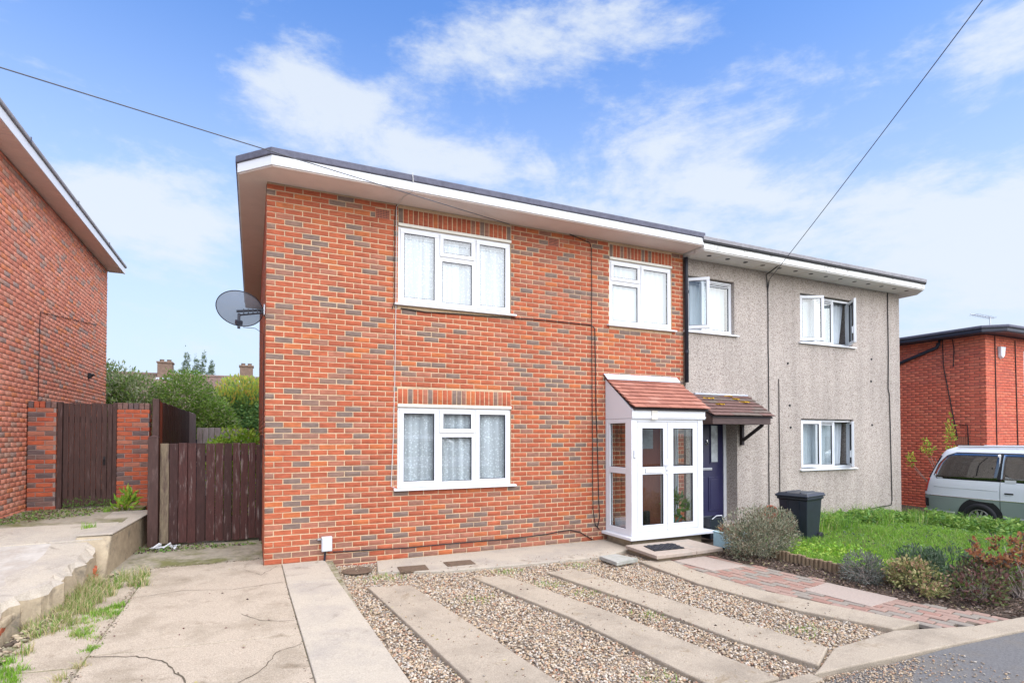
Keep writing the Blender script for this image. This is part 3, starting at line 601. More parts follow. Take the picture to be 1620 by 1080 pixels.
# neighbour's raised drive on the left: cement sheet, broken edge, retaining wall
edge = [(-1.80, 10.4), (-1.80, 8.45), (-1.74, 8.05), (-1.73, 7.6), (-1.80, 7.25), (-1.78, 6.9), (-1.95, 6.6), (-2.02, 6.3), (-2.1, 6.0), (-2.1, 5.5), (-2.2, 4.6), (-2.2, 3.0)]
zr = lambda x, y: zp(y) + .004 * math.sin(x * 9 + y * 7)
mb = MB(); nb = []
fine = []
for (ax_, ay_), (bx_, by_) in zip(edge, edge[1:]):
    n = max(1, round(abs(by_ - ay_) / .085))
    for i in range(n):
        t = i / n; y = ay_ + (by_ - ay_) * t; fine.append((ax_ + (bx_ - ax_) * t + .02 * noise.noise(Vector((y * 4, 1, 0))) + .022 * noise.noise(Vector((y * 23, 2, 0))), y))
fine.append(edge[-1]); edge = fine; rows = []
for i, (ex, ey) in enumerate(edge):
    rows.append([(-14, ey, zp(ey)), (-3.2, ey, zp(ey) + .01), (-2.6, ey, zp(ey) + .006), (ex - .38 + .16 * noise.noise(Vector((ey * 3, 5, 0))), ey, zp(ey) + .004), (ex - .03, ey, zp(ey) - .012 + .014 * noise.noise(Vector((ey * 19, 7, 0)))), (ex + .03 + R.uniform(-.03, .05), ey, zp(ey) - .07 + R.uniform(-.035, .03)), (ex + .07 + R.uniform(-.02, .03), ey, zp(ey) - .45)])
V = [p for r in rows for p in r]; w = 7
mb.add(V, [(i * w + j, i * w + w + j, i * w + w + j + 1, i * w + j + 1) for i in range(len(rows) - 1) for j in range(w - 1)])
mb.m = [(0, 0, 0, 1, 1, 2)[k % 6] for k in range(len(mb.f))]
nd = tag(mb.build('neighbour_drive', [M['conc_w'], M['conc_s'], M['conc_wall']], smooth=False), kind='structure')
mb = MB(); mb.prism([(-14, 9.3), (-1.63, 9.3), (-1.63, 13), (-14, 13)], .1, lambda x, y: zp(y) + .012); tag(mb.build('neighbour_path', M['conc_d']), kind='structure')
mb = MB(); mb.prism([(-3.2, 8.3), (-1.66, 8.4), (-1.66, 9.28), (-3.2, 9.28)], .1, lambda x, y: zp(y) + .016); tag(mb.build('neighbour_path', M['conc_s'], bevel=.01), kind='structure')
t = thing('retaining_wall', (-1.75, 9.2, 0), 'low stained concrete retaining wall beside the dark driveway gates', 'wall')
mb = MB(); V = [(-1.60, 8.12, -.05), (-1.39, 10.45, .0), (-1.95, 10.45, 0), (-1.95, 8.02, -.05), (-1.585, 8.42, .445), (-1.405, 10.45, .50), (-1.93, 10.45, .505), (-1.95, 8.42, .45)]
mb.add(V, [(0, 3, 2, 1), (4, 5, 6, 7), (0, 1, 5, 4), (1, 2, 6, 5), (2, 3, 7, 6), (3, 0, 4, 7)]); mb.build('wall_body', M['conc_wall'], t, bevel=.02)
mb = MB(); mb.prism([(-1.95, 8.44), (-1.575, 8.44), (-1.395, 10.46), (-1.95, 10.46)], lambda x, y: .452 + .02 * (y - 8.4), lambda x, y: .475 + .02 * (y - 8.4)); mb.build('coping', M['conc_s'], t, bevel=.012)
for k, (x, y, z, rz, ry) in enumerate([(-1.70, 8.02, .13, .2, .3), (-1.70, 7.95, .04, -.1, .1), (-1.78, 7.85, .1, .5, .2)]):
    mb = MB(); mb.obox((x, y, z), .10, .21, .065, rz, 0, 0, ry); mb.build('brick', BR[k % 3], t, bevel=.006)
# broken brick edging at the lower left
t = thing('brick_rubble', (-1.98, 6.2, 0), 'broken brick and mortar lumps under the raised concrete edge', 'rubble')
for k in range(7):
    y = 6.75 - k * .2; mb = MB(); mb.obox((-1.98 - .02 * k + R.uniform(-.02, .02), y, zd(0, y) + .07), .11, .20, .075, R.uniform(-.2, .2), 0, 0, R.uniform(-.15, .25)); mb.build('brick', BR[(k * 3) % 6], t, bevel=.01)
mb = MB()
for k in range(9):
    y = 6.9 - k * .17; mb.obox((-2.0 - .02 * k, y, zd(0, y) + .145 - .01 * k), .24, .2, .07, R.uniform(-.3, .3), 0, R.uniform(-.1, .1), R.uniform(-.1, .1))
tag(mb.build('mortar_lumps', M['conc_wall'], t, bevel=.02), kind='stuff')

Q = np.column_stack([np.interp(yy := 4.2 + 4.0 * NR.rand(1100), [3, 5.5, 6.3, 7.2, 8.0, 8.4], [-2.12, -2.02, -1.93, -1.74, -1.66, -1.62]) + .07 + np.abs(NR.normal(size=1100)) * .07, yy])
pebbles('bank_rubble', np.column_stack([Q, [zd(0, y) - .012 + .03 * R.random() for y in Q[:, 1]]]), .008 + .034 * NR.rand(len(Q)) ** 3, [M['conc_wall'], M['conc_d'], M['soil'], PEB[3]], .6)
Q = np.concatenate([scatter([(-1.27, 3.4), (-1.17, 3.4), (-1.12, 8.2), (-1.22, 8.2)], 500), scatter([(.38, 4), (.46, 4), (.40, 7.6), (.35, 7.6)], 120), scatter([(-1.2, 8.3), (.12, 8.3), (.12, 8.42), (-1.3, 8.42)], 240), scatter([(.86, 4), (1.12, 4), (1.0, 7.9), (.88, 7.9)], 260)])
pebbles('joint_dirt', np.column_stack([Q, [zd(0, y) + .001 for y in Q[:, 1]]]), .003 + .006 * NR.rand(len(Q)), [M['soil'], CHIP[0], PEB[3], M['conc_d']], .5)

# ---------------------------------------------------------------- windows
def ringboxes(u0, u1, z0, z1, b, n0, n1):
    return [(u0, u1, n0, n1, z0, z0 + b), (u0, u1, n0, n1, z1 - b, z1), (u0, u0 + b, n0, n1, z0 + b, z1 - b), (u1 - b, u1, n0, n1, z0 + b, z1 - b)]
def place(boxes, m, mb, hinge, d):                        # boxes in (u along d, n out of the wall) -> world
    nrm = Vector((d.y, -d.x, 0))
    for u0, u1, n0, n1, z0, z1 in boxes:
        P = [hinge + d * u + nrm * n + Vector((0, 0, z)) for z in (z0, z1) for u, n in ((u0, n0), (u1, n0), (u1, n1), (u0, n1))]
        P = [P[0], P[1], P[2], P[3], P[4], P[5], P[6], P[7]]
        mb.add(P, [(0, 1, 2, 3), (7, 6, 5, 4), (4, 5, 1, 0), (5, 6, 2, 1), (6, 7, 3, 2), (7, 4, 0, 3)], m)
def sash(win, hinge, d, w, z0, z1, b=.058, handle=None):
    mb = MB(); place(ringboxes(0, w, z0, z1, b, -.03, .016), 0, mb, hinge, d); o = mb.build('sash', M['white'], win, bevel=.005)
    mb = MB(); place(ringboxes(b - .001, w - b + .001, z0 + b - .001, z1 - b + .001, .009, -.02, .006), 0, mb, hinge, d); mb.build('gasket', M['gasket'], win)
    mb = MB(); place([(b + .004, w - b - .004, -.004, .001, z0 + b + .004, z1 - b - .004)], 0, mb, hinge, d); mb.build('pane', M['glass'], win)
    if handle is not None:
        mb = MB(); place([(handle - .012, handle + .012, -.06, -.03, z0 + .2, z0 + .34), (handle - .018, handle + .018, -.04, -.03, z0 + .3, z0 + .36)], 0, mb, hinge, d); mb.build('handle', M['white'], win)
def window(house, x0, x1, z0, z1, yf, cols, sill=None, head=None, trickle=False):
    """cols: list of (x start, x end, kind)"""
    W = Vector((1, 0, 0)); h0 = Vector((x0, yf, 0)); mb = MB(); b = .042
    place(ringboxes(0, x1 - x0, z0, z1, b, -.07, 0), 0, mb, h0, W)
    for c in cols[:-1]: place([(c[1] - x0 - .024, c[1] - x0 + .024, -.07, -.001, z0 + b, z1 - b)], 0, mb, h0, W)
    todo = []
    for a, c, kind in cols:
        ua, uc = a - x0 + (b if a == x0 else .024), c - x0 - (b if c == x1 else .024)
        if kind == 'top':
            zt = z1 - b - (z1 - z0) * .27; place([(ua, uc, -.07, -.001, zt - .05, zt)], 0, mb, h0, W)
            place(ringboxes(ua, uc, z0 + b, zt - .05, .03, -.05, -.004), 0, mb, h0, W)
            todo.append(('sash', ua, uc, zt, z1 - b)); todo.append(('fix', ua + .03, uc - .03, z0 + b + .03, zt - .08))
        elif kind == 'fix':
            place(ringboxes(ua, uc, z0 + b, z1 - b, .025, -.05, -.004), 0, mb, h0, W); todo.append(('fix', ua + .025, uc - .025, z0 + b + .025, z1 - b - .025))
        elif kind == 'sash': todo.append(('sash', ua, uc, z0 + b, z1 - b))
        else: todo.append((kind, ua, uc, z0 + b, z1 - b))
    win = mb.build('window', M['white'], house, bevel=.004); ORG[win.name] = org(house)
    for q in todo:
        k, ua, uc, za, zb = q
        if k == 'sash': sash(win, h0 + W * (ua - .012), W, uc - ua + .024, za - .012, zb + .012)
        elif k == 'fix':
            mb = MB(); place(ringboxes(ua - .001, uc + .001, za - .001, zb + .001, .008, -.03, -.01), 0, mb, h0, W); mb.build('gasket', M['gasket'], win)
            mb = MB(); place([(ua + .002, uc - .002, -.024, -.019, za + .002, zb - .002)], 0, mb, h0, W); mb.build('pane', M['glass'], win)
        elif isinstance(k, tuple):                        # ('L', angle) or ('R', angle): casement swung out
            s_, ang = k
            if s_ == 'L': sash(win, h0 + W * (ua - .012) + Vector((0, -.022, 0)), Vector((math.cos(ang), -math.sin(ang), 0)), uc - ua + .024, za - .012, zb + .012)
            else:
                hh = h0 + W * (uc + .012) + Vector((0, -.022, 0)); d = Vector((math.cos(ang), math.sin(ang), 0)); sash(win, hh - d * (uc - ua + .024), d, uc - ua + .024, za - .012, zb + .012, handle=.03)
            mb = MB(); place([(ua, uc, -.068, -.045, z, z + .02) for z in ((za, zb - .02))], 0, mb, h0, W); mb.build('seal', M['gasket'], win)
    if trickle:
        a, c, _ = cols[1]
        mb = MB(); place([(a - x0 + .04, c - x0 - .04, 0, .022, z1 - .045, z1 - .015), (a - x0 + .05, c - x0 - .05, -.002, .012, z1 - .105, z1 - .085)], 0, mb, h0, W); mb.build('trickle_vent', M['white'], win, bevel=.003)
        mb = MB(); place([(a - x0 + .05, c - x0 - .05, .022, .025, z1 - .033, z1 - .028), (a - x0 + .05, c - x0 - .05, .012, .014, z1 - .09, z1 - .087)], 0, mb, h0, W); mb.build('vent_slot', M['gasket'], win)
    if sill:
        mb = MB(); mb.sidepoly([(yf + .03, z0 - .002), (yf + .03, z0 - .035), (yf - sill, z0 - .040), (yf - sill, z0 - .014)], x0 - .06, x1 + .085); mb.build('sill', M['white'], win, bevel=.004)
    if head:
        mb = MB(); mb.box(x0 - .005, x1 + .01, yf - .035, yf + .02, z1 + .002, z1 + .045); mb.build('head_trim', M['cream'], win, bevel=.004)
    return win
def curtain(x0, x1, z0, z1, y, label, m, folds=9, amp=.022, gather=0.0, cat='curtain'):
    mb = MB(); nx, nz = int(folds * 10), 10; ph = R.uniform(0, 6)
    for k in range(nz + 1):
        t = k / nz; z = z0 + (z1 - z0) * t
        for i in range(nx + 1):
            s_ = i / nx; xx = x0 + (x1 - x0) * s_
            if gather: xx = x0 + (x1 - x0) * (s_ * (1 - gather * (1 - t) ** 1.2))
            a = 2 * PI * folds * s_ + ph + 1.3 * math.sin(3 * s_ + ph)
            mb.v.append((xx, y + amp * (.55 + .45 * math.sin(7 * s_ + ph)) * math.sin(a) * (1 - .25 * t), z))
    mb.f = [(k * (nx + 1) + i, k * (nx + 1) + i + 1, (k + 1) * (nx + 1) + i + 1, (k + 1) * (nx + 1) + i) for k in range(nz) for i in range(nx)]; mb.m = [0] * len(mb.f)
    o = mb.build('net_curtain', m, None, ((x0 + x1) / 2, y, z0), smooth=True); return tag(o, label, cat)

# ---------------------------------------------------------------- brick house (middle)
HX0, HX1, HY = .14, 7.19, 8.0
W1 = (1.89, 3.685, .90, 2.10); W2 = (1.89, 3.685, 3.575, 4.725); W3 = (5.56, 6.915, 3.575, 4.725); ID = (6.0, 6.82, .02, 2.08)
house = thing('brick_house', (3.6, 12, 0), 'two-storey red brick semi with flat roof and white windows', 'house')
mb = MB(); panel(mb, HX0 + .006, HX1, -.25, 5.036, [W1, W2, W3, ID], lambda a, b, c, d: mb.box(a, b, HY + .006, HY + .27, c, d))
mb.box(HX0 + .006, HX0 + .27, HY + .27, 15.74, -.1, 5.036); mb.box(HX0 + .006, HX1, 15.74, 15.994, -.1, 5.036); mb.box(HX1 - .1, HX1, HY + .27, 15.74, -.1, 5.036)
mb.box(HX0 + .27, HX1 - .1, HY + .27, 15.74, 2.45, 2.6)
wall = mb.build('wall', M['mortar'], house)
AB = [(1.565, 1.775, 4.79, 4.935), (4.36, 4.57, 4.79, 4.935)]
SOL = [(1.89, 3.69, 2.147, 2.37), (1.89, 3.69, 4.772, 4.992), (5.56, 6.92, 4.772, 4.992)]
OPS = [(W1[0], W1[1], W1[2], 2.147), (W2[0], W2[1], W2[2], 4.772), (W3[0], W3[1], W3[2], 4.772), ID] + AB
its = []
for a, z, l, h in brick_rects(HX0 + .006, HX1, -.24, 5.034, OPS, SOL):
    dk = noise.noise(Vector((a * 1.1, z * 2.0, 5))) * .5 + .5
    k = wpick(BRW); 
    if z < .25: k = wpick([12, 8, 6, 8, 20, 22, 3, 8])
    elif k < 6 and R.random() < .10 * dk: k = 6
    its.append(((a, HY + .006, z), l, h, k, RX))
pieces(house, its, BR, 'brick', 300, .0035)
its = [((HX0 + .006, a, z), l, h, wpick(BRW), RMX) for a, z, l, h in brick_rects(HY + .04, 15.98, -.1, 5.03)]
pieces(house, its, BR, 'brick', 0)
for x0, x1, z0, z1 in AB:
    mb = MB(); mb.box(x0, x1 - .01, HY - .001, HY + .02, z0, z1 - .01, 0)
    for i in range(8):
        for k in range(5): mb.box(x0 + .012 + i * .0225, x0 + .026 + i * .0225, HY - .003, HY - .0012, z0 + .012 + k * .0245, z0 + .026 + k * .0245, 1)
    mb.build('air_brick', [M['terracotta'], M['dark']], house)
def cols3(w, f=(.345, .325, .33), kinds=('sash', 'top', 'sash')):
    x0, x1 = w[0] + .004, w[1] - .004; a = x0 + (x1 - x0) * f[0]; b = a + (x1 - x0) * f[1]
    return x0, x1, [(x0, a, kinds[0]), (a, b, kinds[1]), (b, x1, kinds[2])]
for w in (W1, W2):
    x0, x1, c = cols3(w); window(house, x0, x1, w[2] + .035, w[3], HY + .018, c, .075, True)
x0, x1 = W3[0] + .004, W3[1] - .004; xm = x0 + (x1 - x0) * .49
window(house, x0, x1, W3[2] + .035, W3[3], HY + .018, [(x0, xm, 'top'), (xm, x1, 'sash')], .075, True)
curtain(1.92, 3.66, .92, 2.09, HY + .10, 'dotted grey net curtain behind the downstairs window of the brick house', M['net_low'], 11, .025)
curtain(1.92, 3.66, 3.6, 4.72, HY + .085, 'dotted white net curtain behind the wide upstairs window of the brick house', M['net'], 9, .016)
curtain(5.58, 6.9, 3.6, 4.72, HY + .085, 'pleated white net curtain behind the narrower upstairs window of the brick house', M['net2'], 12, .02)
# roof: soffit, white fascia, felt edge; the corner of the eaves is cut off
def inset(poly, d):
    n = len(poly); out = []
    for i in range(n):
        p0, p1, p2 = Vector(poly[i - 1]), Vector(poly[i]), Vector(poly[(i + 1) % n])
        a = (p1 - p0).normalized(); b = (p2 - p1).normalized(); na, nb_ = Vector((-a.y, a.x)), Vector((-b.y, b.x))
        k = 1 + na.dot(nb_); q = p1 + (na + nb_) * (d / k); out.append((q.x, q.y))
    return out
RP = [(.19, 7.5), (7.215, 7.5), (7.215, 16.3), (-.205, 16.3), (-.205, 7.93)]
mb = MB(); mb.prism(inset(RP, .02), 5.04, 5.06); mb.build('soffit', M['soffit'], house)
mb = MB(); mb.prism(RP, 5.055, 5.175); mb.build('fascia', M['white'], house, bevel=.004)
mb = MB(); mb.prism(inset(RP, -.022), 5.177, 5.268); mb.build('roof', M['felt'], house, bevel=.012)
# inner front door seen through the porch
d = MB(); d.box(ID[0] + .06, ID[1] - .06, 8.10, 8.15, .06, 2.02); dr = d.build('front_door', M['doorred'], house, bevel=.006)
d = MB(); place(ringboxes(0, ID[1] - ID[0], ID[2], ID[3], .058, -.1, 0), 0, d, Vector((ID[0], 8.06, 0)), Vector((1, 0, 0))); d.build('door_frame', M['white'], house)
d = MB(); d.box(6.27, 6.55, 8.09, 8.1, 1.45, 1.80); d.build('pane', M['dglass'], dr)

# ---------------------------------------------------------------- pebbledash house (right half of the pair)
GX0, GX1 = 7.235, 13.655
G1 = (7.25, 8.46, 3.60, 4.66); G2 = (10.31, 11.975, 3.60, 4.655); G3 = (10.31, 11.975, .96, 2.035); GD = (7.50, 8.51, .02, 2.12)
gh = thing('pebbledash_house', (10.4, 12, 0), 'grey pebbledash semi with open white casements and a navy front door', 'house')
mb = MB(); panel(mb, GX0, GX1, -.45, 4.966, [G1, G2, G3, GD], lambda a, b, c, d: mb.box(a, b, HY, HY + .32, c, d))
mb.box(GX1 - .28, GX1, HY + .32, 15.72, -.45, 4.966); mb.box(GX0, GX1, 15.72, 16, -.45, 4.966); mb.box(GX0, GX0 + .1, HY + .32, 15.72, -.45, 4.966); mb.box(GX0 + .1, GX1 - .28, HY + .32, 15.72, 2.45, 2.6)
mb.build('wall', M['dash'], gh)
GR = [(7.22, 7.5), (13.78, 7.5), (14.12, 7.84), (14.12, 16.3), (7.22, 16.3)]
mb = MB(); mb.prism(inset(GR, .03), 4.97, 4.995); sf = mb.build('soffit', M['soffit_g'], gh)
mb = MB(); mb.prism(inset(GR, .012), 4.99, 5.10); mb.build('fascia', M['whiteold'], gh, bevel=.006)
mb = MB(); mb.prism(inset(GR, -.02), 5.103, 5.135, 1); mb.prism(inset(GR, -.028), 5.137, 5.21, 0); mb.build('roof', [M['felt_g'], M['black']], gh, bevel=.008)
for i in range(14):
    x = 7.55 + i * .455; mb = MB(); mb.lathe((x, 7.72, 4.968), [(.0, .0), (.043, 0), (.045, .003)], 12); mb.build('soffit_vent', M['black'], gh)
for i in range(6):
    x = 7.75 + i * 1.15; mb = MB(); mb.box(x, x + .006, 7.53, 7.99, 4.966, 4.971); mb.build('soffit_joint', M['soffit'], sf)
x0, x1 = G1[0] + .004, G1[1] - .004; mid = x0 + .47
window(gh, x0, x1, G1[2] + .035, G1[3] - .02, HY + .07, [(x0, mid, ('L', math.radians(38))), (mid, x1, 'fix')], .12, False, True)
for w, a1, a2 in ((G2, 27, 47), (G3, 12, 40)):
    x0, x1, c = cols3(w, (.33, .34, .33), (('L', math.radians(a1)), 'fix', ('R', math.radians(a2))))
    window(gh, x0, x1, w[2] + .035, w[3] - .02, HY + .07, c, .12, False, True)
curtain(7.3, 8.42, 3.63, 4.63, HY + .22, 'thin white net behind the open upstairs window next to the drainpipe', M['net2'], 10, .03)
curtain(10.34, 11.93, 3.63, 4.63, HY + .19, 'thin white net across the far upstairs window of the pebbledash house', M['net2'], 13, .03, .1)
curtain(10.34, 11.35, .99, 2.0, HY + .19, 'white net drawn to the left behind the downstairs window of the pebbledash house', M['net2'], 9, .035, .08)
curtain(11.15, 11.93, .99, 2.0, HY + .23, 'white net hanging on the right behind the downstairs window of the pebbledash house', M['net2'], 7, .04, .12)
# navy panel door in its recess
mb = MB(); place(ringboxes(0, GD[1] - GD[0], GD[2] - .02, GD[3], .07, -.06, .02), 0, mb, Vector((GD[0], 8.29, 0)), Vector((1, 0, 0))); mb.build('door_frame', M['white'], gh, bevel=.005)
mb = MB(); dx0, dx1 = GD[0] + .072, GD[1] - .072
mb.box(dx0, dx1, 8.285, 8.33, .09, 2.04)
for a, b in ((dx0 + .10, dx0 + .39), (dx1 - .39, dx1 - .10)):
    mb.box(a, b, 8.272, 8.284, .22, .88); mb.box(a + .04, b - .04, 8.266, 8.274, .27, .83)
    mb.box(a + .03, b - .03, 8.276, 8.284, 1.13, 1.92)
gd = mb.build('front_door', M['door'], gh, bevel=.006)
for a, b in ((dx0 + .15, dx0 + .34), (dx1 - .34, dx1 - .15)):
    mb = MB(); place(ringboxes(a, b, 1.16, 1.89, .012, -.002, .012), 0, mb, Vector((0, 8.276, 0)), Vector((1, 0, 0))); mb.build('pane_bead', M['door'], gd)
    mb = MB(); mb.box(a + .012, b - .012, 8.268, 8.274, 1.172, 1.878); mb.build('pane', M['dglass'] if 'dglass' in M else M['chrome'], gd)
mb = MB(); mb.box((dx0 + dx1) / 2 - .13, (dx0 + dx1) / 2 + .13, 8.266, 8.284, 1.01, 1.06); mb.build('letter_plate', M['metal'], gd, bevel=.006)
mb = MB(); c = ((dx0 + dx1) / 2, 8.268, 1.54); mb.tube([(c[0] + .032 * math.cos(t), c[1], c[2] + .032 * math.sin(t)) for t in [2 * PI * i / 16 for i in range(17)]], .008, 6); mb.obox((c[0], 8.272, 1.585), .02, .024, .04); mb.build('knocker', M['chrome'], gd)
mb = MB(); mb.box(7.42, 8.58, 7.80, 8.29, -.25, .0); mb.build('door_step', M['stepslab'], gh, bevel=.01)
# drainpipe on the party line
mb = MB(); mb.tube([(7.214, 7.945, 2.66), (7.214, 7.945, 4.80), (7.214, 7.95, 4.96)], .036, 12); dp = mb.build('drainpipe', M['pipe'], gh, smooth=True)
for z in (3.2, 4.3): mb = MB(); mb.tube([(7.214, 7.945, z), (7.214, 7.945, z + .05)], .042, 12); mb.build('pipe_clip', M['pipe'], dp)
for x, z in ((12.62, 3.4), (9.93, 3.16), (12.62, 1.92), (9.98, 2.3), (12.6, 2.9), (10.0, 1.85)):
    mb = MB(); mb.lathe((x, 7.999, z), [(0, -.012), (.022, -.01), (.028, .002)], 8, 0, 'y'); mb.build('wall_plug', M['black'], gh)

# ---------------------------------------------------------------- glazed porch
PX0, PX1, PY = 5.46, 6.945, 7.27
po = thing('porch', (6.2, 7.6, 0), 'white glazed porch with a red tiled lean-to roof on the brick house', 'porch')
mb = MB(); mb.box(PX0 + .02, PX1 - .02, PY + .03, 7.99, -.25, .035); mb.build('plinth', M['conc_wall'], po, bevel=.01)
mb = MB(); mb.prism([(PX0 - .09, 7.99), (PX0 - .09, PY - .10), (PX1 + .18, PY - .10), (PX1 + .18, 7.99)], .037, .085); mb.build('sill', M['white'], po, bevel=.008)
mb = MB(); b0, b1 = .087, 1.96
mb.box(PX0, PX0 + .11, PY, PY + .11, b0, b1); mb.box(PX1 - .11, PX1, PY, PY + .11, b0, b1)
mb.box(PX0, PX0 + .07, 7.93, 7.992, b0, b1); mb.box(PX1 - .07, PX1, 7.93, 7.992, b0, b1)
for x in (PX0 + .002, PX1 - .068):
    mb.box(x, x + .066, PY + .112, 7.928, b0, b0 + .10); mb.box(x, x + .066, PY + .112, 7.928, 1.07, 1.17); mb.box(x, x + .066, PY + .112, 7.928, b1 - .07, b1)
    for y in (PY + .112, 7.928 - .055): mb.box(x + .001, x + .065, y, y + .055, b0 + .10, 1.07); mb.box(x + .001, x + .065, y, y + .055, 1.17, b1 - .07)
mb.box(PX0 + .112, PX1 - .112, PY + .004, PY + .10, b0, b0 + .055); mb.box(PX0 + .112, PX1 - .112, PY + .004, PY + .10, b1 - .05, b1)
mb.build('frame', M['white'], po, bevel=.005)
for x in (PX0 + .03, PX1 - .034):
    for z0, z1 in ((b0 + .10, 1.07), (1.17, b1 - .07)):
        mb = MB(); mb.box(x, x + .004, PY + .165, 7.875, z0, z1); mb.build('side_pane', M['glass'], po)
        mb = MB()
        for (a, b, c, d) in ((PY + .165, 7.875, z0, z0 + .008), (PY + .165, 7.875, z1 - .008, z1), (PY + .165, PY + .173, z0, z1), (7.867, 7.875, z0, z1)): mb.box(x - .004, x + .008, a, b, c, d)
        mb.build('gasket', M['gasket'], po)
xm = 6.205
for k, (a, b) in enumerate(((PX0 + .117, xm - .004), (xm + .004, PX1 - .117))):
    W = Vector((1, 0, 0)); h = Vector((a, PY + .02, 0)); w = b - a; z0, z1 = b0 + .06, b1 - .055
    mb = MB(); place(ringboxes(0, w, z0, z1, .10, -.06, .018) , 0, mb, h, W); place([(.10, w - .10, -.06, .016, 1.06, 1.18)], 0, mb, h, W)
    dr = mb.build('door', M['white'], po, bevel=.006)
    for za, zb in ((z0 + .10, 1.06), (1.18, z1 - .10)):
        mb = MB(); place(ringboxes(.099, w - .099, za - .001, zb + .001, .010, -.02, .008), 0, mb, h, W); mb.build('gasket', M['gasket'], dr)
        mb = MB(); place([(.106, w - .106, -.004, .001, za + .006, zb - .006)], 0, mb, h, W); mb.build('pane', M['glass'], dr)
    if k == 0:
        mb = MB(); place([(.16, w - .13, .017, .024, 1.085, 1.15)], 0, mb, h, W); place([(.18, w - .15, .024, .027, 1.097, 1.138)], 0, mb, h, W); mb.build('letter_plate', M['white'], dr, bevel=.002)
        mb = MB(); place(ringboxes(.157, w - .127, 1.082, 1.153, .004, .012, .022), 0, mb, h, W); mb.build('plate_edge', M['gasket'], dr)
        mb = MB(); place([(w - .055, w - .02, .018, .028, 1.06, 1.30)], 0, mb, h, W); place([(w - .11, w - .03, .045, .06, 1.205, 1.225), (w - .045, w - .03, .026, .06, 1.205, 1.225)], 0, mb, h, W); place([(w - .045, w - .032, .028, .031, 1.10, 1.13)], 1, mb, h, W); mb.build('handle', [M['white'], M['gasket']], dr, bevel=.002)
        mb = MB(); place([(w - .02, w + .03, .0185, .03, z0, z1)], 0, mb, h, W); mb.build('meeting_strip', M['white'], dr, bevel=.004)
mb = MB(); mb.box(PX0 + .035, PX0 + .075, PY - .022, PY - .001, 1.33, 1.46); mb.build('door_bell', M['meter'], po, bevel=.006)
for xa, xb in ((PX0 + .002, PX0 + .05), (PX1 - .05, PX1 - .002)):
    mb = MB(); mb.sidepoly([(7.99, 1.965), (PY + .005, 1.965), (PY + .005, 2.115), (7.99, 2.645)], xa, xb); mb.build('gable_panel', M['white'], po)
mb = MB(); mb.box(PX0 - .005, PX1 + .03, PY - .03, PY + .003, 1.955, 2.115); mb.box(PX0 - .012, PX1 + .036, PY - .04, PY - .028, 1.975, 2.0); mb.build('fascia', M['white'], po, bevel=.005)
mb = MB(); mb.box(5.83, 5.95, PY - .046, PY - .026, 1.945, 2.12); mb.build('joint_cover', M['cream'], po, bevel=.005)
# roof tiles in courses
def tiled(th, x0, x1, ye, ze, yt, zt, rows, tw, mats, lich=None, over=.012):
    n = math.sqrt((yt - ye) ** 2 + (zt - ze) ** 2); a = math.atan2(zt - ze, yt - ye); u = Vector((0, (yt - ye) / n, (zt - ze) / n)); nn = Vector((0, -u.z, u.y)); g = n / rows
    for r in range(rows):
        x = x0 - (tw / 2 if r % 2 else 0)
        while x < x1 - .02:
            a0, a1 = max(x, x0), min(x + tw - .003, x1)
            if a1 - a0 > .03:
                c = Vector(((a0 + a1) / 2, ye, ze)) + u * (g * (r + .5) + .02) + nn * (.010 + R.uniform(0, .003))
                mb = MB(); mb.obox((0, 0, 0), a1 - a0, g + .05, .016, 0, 0, a + math.atan2(-.020, g) + R.uniform(-.008, .008))
                mi = mats[wpick([3, 2, 2])] if len(mats) == 3 else mats[wpick([3, 2])]
                mb.v = [tuple(c + Vector(p)) for p in mb.v]; mb.build('roof_tile', mi, th, bevel=.003)
            x += tw
    mb = MB(); mb.add([(x0 + .01, ye + .03, ze), (x1 - .01, ye + .03, ze), (x1 - .01, yt, zt + .02), (x0 + .01, yt, zt + .02), (x0 + .01, ye + .03, ze - .03), (x1 - .01, ye + .03, ze - .03), (x1 - .01, yt, zt - .03), (x0 + .01, yt, zt - .03)], [(0, 1, 2, 3), (7, 6, 5, 4), (4, 5, 1, 0), (5, 6, 2, 1), (6, 7, 3, 2), (7, 4, 0, 3)]); mb.build('roof_deck', M['blackwood'], th)
    return u, nn, g
tiled(po, PX0 - .005, PX1 + .08, PY - .09, 2.125, 7.985, 2.655, 8, .24, [M['tile_r'], M['tile_o'], M['tile_d']])
mb = MB(); mb.add([(5.425, 7.992, 2.745), (7.02, 7.992, 2.745), (7.02, 7.90, 2.655), (5.44, 7.90, 2.655), (5.425, 7.999, 2.745), (7.02, 7.999, 2.745), (7.02, 7.90, 2.64), (5.44, 7.90, 2.64)], [(0, 3, 2, 1), (4, 5, 6, 7), (0, 1, 5, 4), (3, 7, 6, 2), (0, 4, 7, 3), (1, 2, 6, 5)]); mb.build('flashing', M['zinc'], po, bevel=.003)
mb = MB(); mb.box(PX0 + .06, PX1 - .06, PY + .06, 7.985, 1.985, 2.0); mb.build('bounce_ceiling', M['white'], po)  # unseen white lining, added to bounce light into the porch
